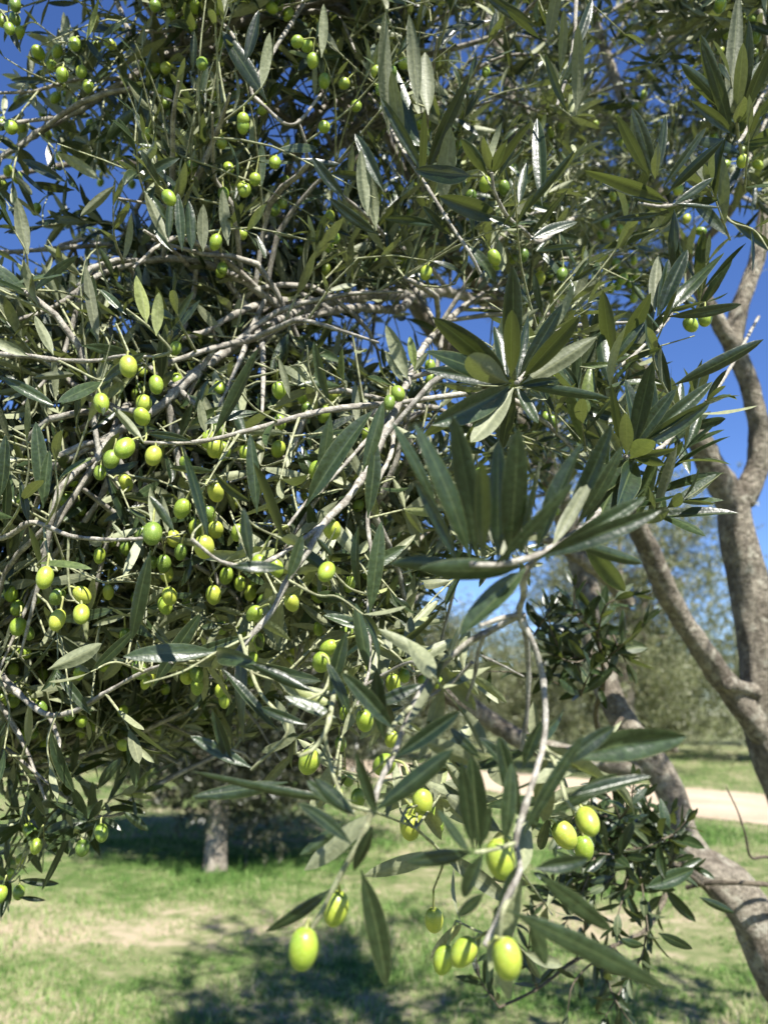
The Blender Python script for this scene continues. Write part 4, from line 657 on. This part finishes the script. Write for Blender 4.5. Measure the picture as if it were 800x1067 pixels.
HO = [(350, 947, 38), (316, 989, 41), (521, 895, 38), (528, 999, 42), (483, 992, 36), (462, 1000, 32), (452, 959, 28), (612, 856, 34), (588, 870, 29), (608, 884, 28), (427, 862, 30), (440, 835, 28), (432, 848, 26), (400, 797, 29), (380, 751, 25), (322, 794, 26), (350, 827, 22), (373, 832, 20), (355, 775, 18), (362, 812, 18), (387, 700, 20), (380, 680, 18), (364, 722, 16),
 (346, 552, 23), (340, 596, 24), (364, 609, 20), (304, 628, 24), (265, 640, 24), (213, 570, 24), (225, 552, 19), (248, 555, 19), (270, 588, 22), (288, 592, 22), (268, 668, 19), (262, 688, 20), (342, 675, 23), (335, 690, 25), (360, 660, 20), (377, 662, 16), (250, 660, 17), (236, 600, 18), (250, 608, 18), (298, 577, 16), (285, 610, 18), (275, 628, 18),
 (159, 556, 25), (104, 579, 19), (47, 602, 25), (39, 622, 17), (60, 622, 20), (86, 620, 21), (85, 640, 22), (60, 646, 22), (145, 698, 20), (152, 711, 17), (128, 741, 15), (66, 755, 12), (35, 764, 15), (47, 776, 14), (108, 764, 14), (175, 684, 14), (137, 615, 12), (173, 610, 12), (196, 626, 16), (15, 730, 15), (45, 702, 14), (25, 680, 17), (30, 660, 17), (166, 760, 13), (120, 700, 13),
 (134, 382, 24), (106, 420, 23), (148, 434, 22), (130, 467, 26), (160, 475, 22), (150, 421, 19), (148, 449, 16), (163, 401, 20), (183, 363, 18), (176, 438, 16), (79, 460, 14), (124, 339, 10), (18, 416, 12), (3, 404, 11), (13, 461, 9), (37, 520, 11),
 (291, 407, 18), (292, 440, 18), (290, 468, 18), (278, 486, 15), (228, 450, 19), (232, 470, 20), (225, 513, 22), (256, 472, 18), (190, 530, 22), (203, 485, 13), (185, 475, 12), (255, 500, 14), (240, 494, 14), (317, 517, 12), (205, 480, 10),
 (463, 340, 15), (448, 382, 15), (448, 396, 15), (569, 435, 15), (575, 440, 15), (511, 437, 12), (440, 372, 12),
 (719, 338, 17), (734, 332, 18), (518, 275, 15), (545, 266, 15), (534, 270, 13), (562, 290, 14), (585, 286, 16), (573, 284, 12), (505, 192, 17), (525, 196, 17), (490, 206, 16), (481, 212, 15), (773, 168, 16), (755, 172, 12), (789, 172, 13), (773, 157, 11), (706, 198, 14), (730, 241, 13), (545, 262, 12), (605, 62, 9), (620, 130, 9), (715, 228, 11),
 (16, 5, 17), (3, 22, 16), (16, 20, 17), (10, 30, 17), (20, 34, 16), (40, 55, 16), (60, 54, 15), (78, 46, 17), (54, 68, 16), (65, 78, 17), (85, 75, 16), (92, 90, 15), (71, 82, 12), (115, 46, 15), (163, 70, 14), (173, 71, 15), (166, 94, 15), (175, 97, 15), (172, 107, 15), (178, 120, 13), (12, 133, 16), (2, 128, 15), (18, 185, 15), (3, 193, 15), (38, 218, 14), (95, 130, 13), (45, 117, 12), (20, 105, 13), (50, 140, 13), (138, 192, 10), (105, 190, 10), (62, 163, 11), (58, 102, 14), (70, 96, 13), (80, 108, 13), (47, 62, 12), (9, 178, 13), (22, 134, 14),
 (297, 188, 13), (305, 200, 13), (318, 200, 13), (323, 187, 12), (286, 219, 15), (295, 212, 14), (344, 219, 10), (110, 272, 10), (392, 100, 9), (386, 104, 9), (382, 98, 8), (107, 304, 8), (227, 275, 12), (350, 387, 12), (285, 400, 12),
 (648, 291, 13), (643, 298, 12), (662, 286, 12), (656, 295, 12), (662, 302, 12), (660, 311, 12), (636, 300, 12), (641, 275, 12), (630, 232, 12), (646, 240, 12), (625, 245, 10), (660, 272, 10), (638, 205, 11), (651, 216, 10), (574, 138, 12), (565, 125, 11), (585, 130, 11),
 (38, 882, 17), (86, 884, 18), (106, 868, 19), (30, 865, 16), (22, 895, 14), (12, 900, 14), (10, 912, 15), (20, 930, 16), (0, 932, 18), (33, 868, 16), (4, 915, 14)]
for q in range(95):
    if q < 62: x_, y_ = rng.uniform(90, 420), rng.uniform(380, 720)
    elif q < 80: x_, y_ = rng.uniform(0, 200), rng.uniform(560, 800)
    else: x_, y_ = rng.uniform(330, 480), rng.uniform(700, 850)
    if min((x_ - h[0]) ** 2 + (y_ - h[1]) ** 2 for h in HO) < 130: continue
    HO.append((x_, y_, rng.uniform(13, 20)))
    if rng.random() < .5: HO.append((x_ + rng.uniform(-15, 15), y_ + rng.uniform(8, 16), HO[-1][2]))
keys = list(BR); PATHS = {k: np.vstack([BR[k].path] + BR[k].tw) for k in keys}
prj = {k: proj(PATHS[k]) for k in keys}
info = []
for (x, y, s) in HO:
    d = (0.0218 if s >= 26 else 0.0198) * FPX / s * rng.uniform(.97, 1.03)
    best = None
    for k in keys:
        u, v, z = prj[k]; dist = np.hypot(u - x, v - y) / FPX * d + 0.35 * np.abs(z - d); dist = np.where(v > y - 4, dist + .012, dist); i0 = int(np.argmin(dist))
        if best is None or dist[i0] < best[0]: best = (dist[i0], k, i0)
    info.append((x, y, s, d, best))
order = sorted(range(len(HO)), key=lambda i: -HO[i][2]); single = set(order[:98])
rest = Geo(); olive_children = []
extra_lg = []; extra_tg = Geo()
for i, (x, y, s, d, (dist, k, i0)) in enumerate(info):
    c = P(x, y, d); tgt = PATHS[k][i0]; v = tgt - c; dd = np.linalg.norm(v)
    L = s * d / FPX; L *= rng.uniform(.9, 1.08); W = L * rng.uniform(.68, .82) if s < 30 else L * .73
    if dd < .045: att = tgt
    else:   # hangs from a side twig that runs on to the branch
        att = c + unit(unit(v) * .6 + np.array([0, 0, .9]) + rng.normal(0, .25, 3)) * rng.uniform(.018, .028)
        m = (att + tgt) / 2 + rng.normal(0, .05, 3) * dd + np.array([0, 0, .03 * dd])
        p, r = tube(BR[k].geo, [tgt, m, att], [.0011, .0009, .0008], 6, .006, .12, .25, mat=1)
        if dd > .06: shoot_leaves(p, max(2, int(dd / .03)), .05, .1, BR[k].lg, 0, t0=.35)
    dn = np.array([0, 0, -1.0]); ax = unit(unit(c - att) * .8 + dn * .5 + rng.normal(0, .15, 3))
    if (x, y) in ((350, 947), (316, 989), (521, 895), (528, 999)): ax = unit(np.array({350: (-.25, 0, -1), 316: (-.12, .1, -1), 521: (.15, 0, -1), 528: (.1, .1, -1)}[x]))
    rn = min(1, max(0, rng.normal(.5, .28) + (.2 if s > 20 else -.1)))
    if i in single:
        g = Geo(); olive_mesh(g, c, L, W, ax, att, rn, 24, 16); olive_children.append((g, k, c))
    else: olive_mesh(rest, c, L, W, ax, att, rn)
for i, (x, y, s_, d, _) in enumerate(info): protect(P(x, y, d)[None], .0125, .97 if i in single else .8)
for k in keys:
    big = k in ('arch', 'arch2', 'arch3', 'arch4', 'central', 'middle', 'left', 'fork', 'grey_arch', 'grey_arch_low', 'fruiting_left', 'top_left'); protect(BR[k].path[::1], .006 if big else .002, .86 if big else .55)
    for q in BR[k].lh:
        for t in (.2, .4, .6, .8): protect(q[0] + unit(q[1]) * q[3][0] * t, .003, .6)
for i, (x, y, s_, d, _) in enumerate(info):
    if s_ > 14: protect_sun(P(x, y, d), 1, .72)
for k in ('arch', 'arch2', 'arch3', 'arch4', 'central', 'middle', 'left', 'grey_arch', 'grey_arch_low', 'fruiting_left', 'top_left'): protect_sun(BR[k].path[::2], 1, .7)
for k in keys: BR[k].build()
for g, k, c in olive_children: g.build('olive', [M_OLIVE, M_STALK], BR[k].ob, loc=c)

# ------------------------------------------------------------------ the rest of the crown
def gapf(x, y, d):
    "how much of the crown is open towards this point (0 = full foliage, 1 = bare)"
    g = np.zeros_like(x)
    def el(cx, cy, rx, ry, a): 
        nonlocal g
        g = np.maximum(g, a * np.clip(2.6 * (1.3 - np.sqrt(((x - cx) / rx) ** 2 + ((y - cy) / ry) ** 2)), 0, 1))
    el(10, 70, 90, 80, 1); el(35, 190, 85, 85, 1); el(5, 0, 70, 45, 1); el(100, 215, 60, 40, .8); el(0, 240, 40, 50, .8); el(100, 20, 60, 30, .8)
    el(745, 480, 65, 260, 1); el(800, 640, 110, 260, 1); el(690, 640, 75, 120, 1); el(560, 720, 110, 75, 1); el(760, 340, 60, 90, 1); el(620, 690, 60, 100, 1); el(700, 800, 100, 100, 1); el(500, 690, 60, 50, .9)
    el(640, 60, 35, 45, .6); el(745, 235, 35, 35, .9); el(700, 80, 35, 50, .45); el(500, 60, 60, 60, .55); el(380, 340, 60, 30, .7); el(460, 350, 60, 40, .85); el(100, 240, 40, 25, .5); el(270, 690, 110, 35, .6)
    lowlim = np.interp(x, [-200, 0, 60, 130, 220, 330, 420, 470, 560, 2000], [960, 930, 900, 840, 800, 770, 760, 690, 600, 560])
    lim = np.where(y > lowlim, 1.0, np.where(y > lowlim - 70, .35 * (y - lowlim + 70) / 70, 0)); g = np.maximum(g, lim)
    return g
def prune(c):
    x, y, z = proj(c); inside = (z > 0.3)
    g = gapf(x, y, z); ok = rng.random(len(x)) > g
    camd = np.linalg.norm(c - CAM, axis=1)
    near = np.where(z > 0.25, (z < .74) & (x > -60) & (x < 860) & (y > -60) & (y < 1127), False)
    return ok & (camd > .5) & ~near
SKP = np.array([q[0] for q in SK]); SKR = np.array([q[1] for q in SK])
cw = Geo(); lgn = []; lgf = []; nol = 0
NB = 575
for q in range(NB):
    if q < 215: x, y = rng.uniform(-170, 800), rng.uniform(-190, 800)
    elif q < 300: x, y = rng.uniform(-170, 480), rng.uniform(280, 860)
    elif q < 370: x, y = rng.uniform(440, 900), rng.uniform(-260, 480)
    elif q < 430: x, y = rng.uniform(440, 760), rng.uniform(-300, 370)
    else: x, y = rng.uniform(90, 480), rng.uniform(-120, 420)
    d = 0.85 + 1.75 * rng.random() ** 1.25
    if q >= 300: d = rng.uniform(2.4, 4.0)
    if q >= 370: d = rng.uniform(2.5, 3.7)
    if q >= 430: x, y = (rng.uniform(60, 480), rng.uniform(-120, 420)) if q % 2 else (rng.uniform(-100, 480), rng.uniform(-100, 820))
    if q >= 430: d = rng.uniform(1.2, 1.95)
    if x < 440: d = min(d, rng.uniform(1.1, 2.0))
    if x < 230: d = min(d, rng.uniform(.9, 1.7))
    if gapf(np.array([x]), np.array([y]), d)[0] > .8 and rng.random() < .9: continue
    if q >= 490: x, y, d = rng.uniform(360, 830), rng.uniform(-130, 270), rng.uniform(1.0, 2.3)
    if q >= 555: x, y, d = rng.uniform(150, 400), rng.uniform(640, 800), rng.uniform(1.0, 1.6)
    t = P(x, y, d); dist = np.linalg.norm(SKP - t, axis=1) + .25 * (rng.random(len(SKP))) + np.where(SKR < .0035, .2, 0) + np.where(dist_small := (np.linalg.norm(SKP - t, axis=1) < .22), .4, 0)
    i0 = int(np.argmin(dist)); s = SKP[i0]; L = np.linalg.norm(t - s)
    if L > 1.1: s = t + (s - t) * 1.1 / L; L = 1.1
    m1 = s + (t - s) * .35 + np.array([0, 0, .12 * L]) + rng.normal(0, .07, 3) * L; m2 = s + (t - s) * .72 + np.array([0, 0, .11 * L]) + rng.normal(0, .07, 3) * L
    path, rad = smooth_path([s, m1, m2, t - [0, 0, .04 * L]], [min(.0065, SKR[i0] * .7), .0042, .003, .0014], .03)
    px_, py_, pz_ = proj(path); gg = gapf(px_, py_, pz_) * (pz_ > .2)
    if gg.mean() > .45 or ((pz_ > .2) & (pz_ < .7)).any(): continue
    tube(cw, path, rad, 6, presm=True, rnd=.5, rough=.06, mat=0)
    ns = int(rng.integers(9, 15) * (0.5 + L)) + 3; far = d > 1.35
    for w in range(ns):
        f = rng.uniform(.22, 1); j = int(f * (len(path) - 1)); p = path[j]; tan = unit(path[min(j + 1, len(path) - 1)] - path[max(j - 1, 0)])
        sd = unit(tan * .55 + np.array([0, 0, rng.uniform(.1, .9)]) + rng.normal(0, .55, 3)); SL = rng.uniform(.10, .24)
        e = p + sd * SL; dr = np.array([0, 0, -1]) * SL * rng.uniform(-.1, .3); mid = (p + e) / 2 + rng.normal(0, .012, 3)
        px_, py_, pz_ = proj((p + e) / 2)
        if rng.random() < gapf(px_, py_, pz_)[0] * .9: continue
        ex_, ey_, ez_ = proj(np.array([e, e - [0, 0, .3 * SL]])); lo_ = np.interp(ex_, [-200, 0, 60, 130, 220, 330, 420, 470, 560, 2000], [960, 930, 900, 840, 800, 770, 760, 690, 600, 560])
        if (ey_ > lo_ - 12).any() and ez_[0] > .2: continue
        if np.linalg.norm((p + e) / 2 - CAM) < .68: continue
        if not shield_leaves([p[None], (e - p)[None], None, np.array([SL])])[0]: continue
        sp, sr = smooth_path([p, mid, e + dr], [.0016, .0012, .0007], .035)
        tube(cw, sp, sr, 5, presm=True, mat=1, cap=False)
        shoot_leaves(sp, max(3, int(SL / .019)), rng.uniform(.037, .053), rng.uniform(.05, .35), lgf if far else lgn, 0, thin=.08, flat=.25, wr=.195, flip=.27)
        if rng.random() < (.42 if y > 250 else .5) and nol < 1100:
            for z in range(rng.integers(1, 4)):
                a = sp[rng.integers(1, len(sp))]; c = a + unit(np.array([0, 0, -1.]) + rng.normal(0, .45, 3)) * rng.uniform(.016, .03)
                if not prune(c[None])[0]: continue
                olive_mesh(rest, c, .0185 * rng.uniform(.85, 1.15), .0145, unit(c - a) + [0, 0, -.3], a, rng.uniform(.05, .8), 10, 7, srad=.0007); nol += 1
cg = Geo(); bake(lgn, cg, 7, 4, prune); bake(lgf, cg, 5, 2, prune)
# upper canopy above and beside the picture: shades the ground and the boughs
top_lg = []
for q in range(int(520)):
    a = rng.uniform(0, 6.283); rr = math.sqrt(rng.random())
    c = np.array([1.15 + 1.5 * rr * math.cos(a), 2.35 + 1.5 * rr * math.sin(a), rng.uniform(2.7, 4.3) - .5 * rr])
    x, y, z = proj(c)
    if z[0] > .2 and y[0] > -140: continue
    if np.linalg.norm(c - CAM) < 1.2: continue
    e = c + unit(rng.normal(0, 1, 3) + [0, 0, .4]) * .28
    sp, sr = smooth_path([c, (c + e) / 2 + rng.normal(0, .02, 3), e], [.003, .002, .001], .06); tube(cw, sp, sr, 5, presm=True, cap=False)
    shoot_leaves(sp, 12, .065, .2, top_lg, 0, flat=.3, wr=.22)
for q in range(230):
    c = np.array([2.2, 2.65, 2.95]) + rng.normal(0, 1, 3) * [.42, .36, .3]; x, y, z = proj(c)
    if z[0] > .2 and x[0] < 850 and y[0] > -140: continue
    e = c + unit(rng.normal(0, 1, 3) + [0, 0, .4]) * .26
    sp, sr = smooth_path([c, (c + e) / 2 + rng.normal(0, .02, 3), e], [.003, .002, .001], .06); tube(cw, sp, sr, 5, presm=True, cap=False)
    shoot_leaves(sp, 12, .065, .2, top_lg, 0, flat=.3, wr=.22)
tc = Geo(); bake(top_lg, cg, 3, 2)
cg.build('crown', M_LEAF, T)
cw.build('crown_twigs', [M_TWIG, M_SHOOT], T)
ro = rest.build('small_olives', [M_OLIVE, M_STALK], T); ro['kind'] = 'stuff'
print('leaf verts', cg.n, 'olives rest', nol, 'branches', len(BR))

# ------------------------------------------------------------------ light
w = bpy.data.worlds.new('World'); scene.world = w; w.use_nodes = True; nt = w.node_tree; nt.nodes.clear()
sky = nt.nodes.new('ShaderNodeTexSky'); sky.sky_type = 'NISHITA'; sky.sun_disc = False; sky.sun_elevation = EL
sky.sun_rotation = math.pi - AZ; sky.altitude = 1500; sky.air_density = 1.0; sky.dust_density = 0.0; sky.ozone_density = 4.5
bg = nt.nodes.new('ShaderNodeBackground'); bg.inputs[1].default_value = 0.076; wo = nt.nodes.new('ShaderNodeOutputWorld')
hs = nt.nodes.new('ShaderNodeHueSaturation'); hs.inputs['Hue'].default_value = 0.512; hs.inputs['Saturation'].default_value = 1.14; nt.links.new(sky.outputs[0], hs.inputs['Color']); nt.links.new(hs.outputs[0], bg.inputs[0]); nt.links.new(bg.outputs[0], wo.inputs[0])
sl = bpy.data.lights.new('sun', 'SUN'); sl.energy = 5.0; sl.angle = R(0.53); sl.color = (1, .955, .88)
so = bpy.data.objects.new('sun', sl); COL.objects.link(so); so.rotation_euler = Vector(SUN).to_track_quat('Z', 'Y').to_euler()
vs = scene.view_settings; scene.display_settings.display_device = 'sRGB'; vs.view_transform = 'Standard'; vs.look = 'None'; vs.exposure = 1.47; vs.gamma = 1
scene.cycles.max_bounces = 6; scene.cycles.transparent_max_bounces = 4; scene.cycles.use_denoising = True
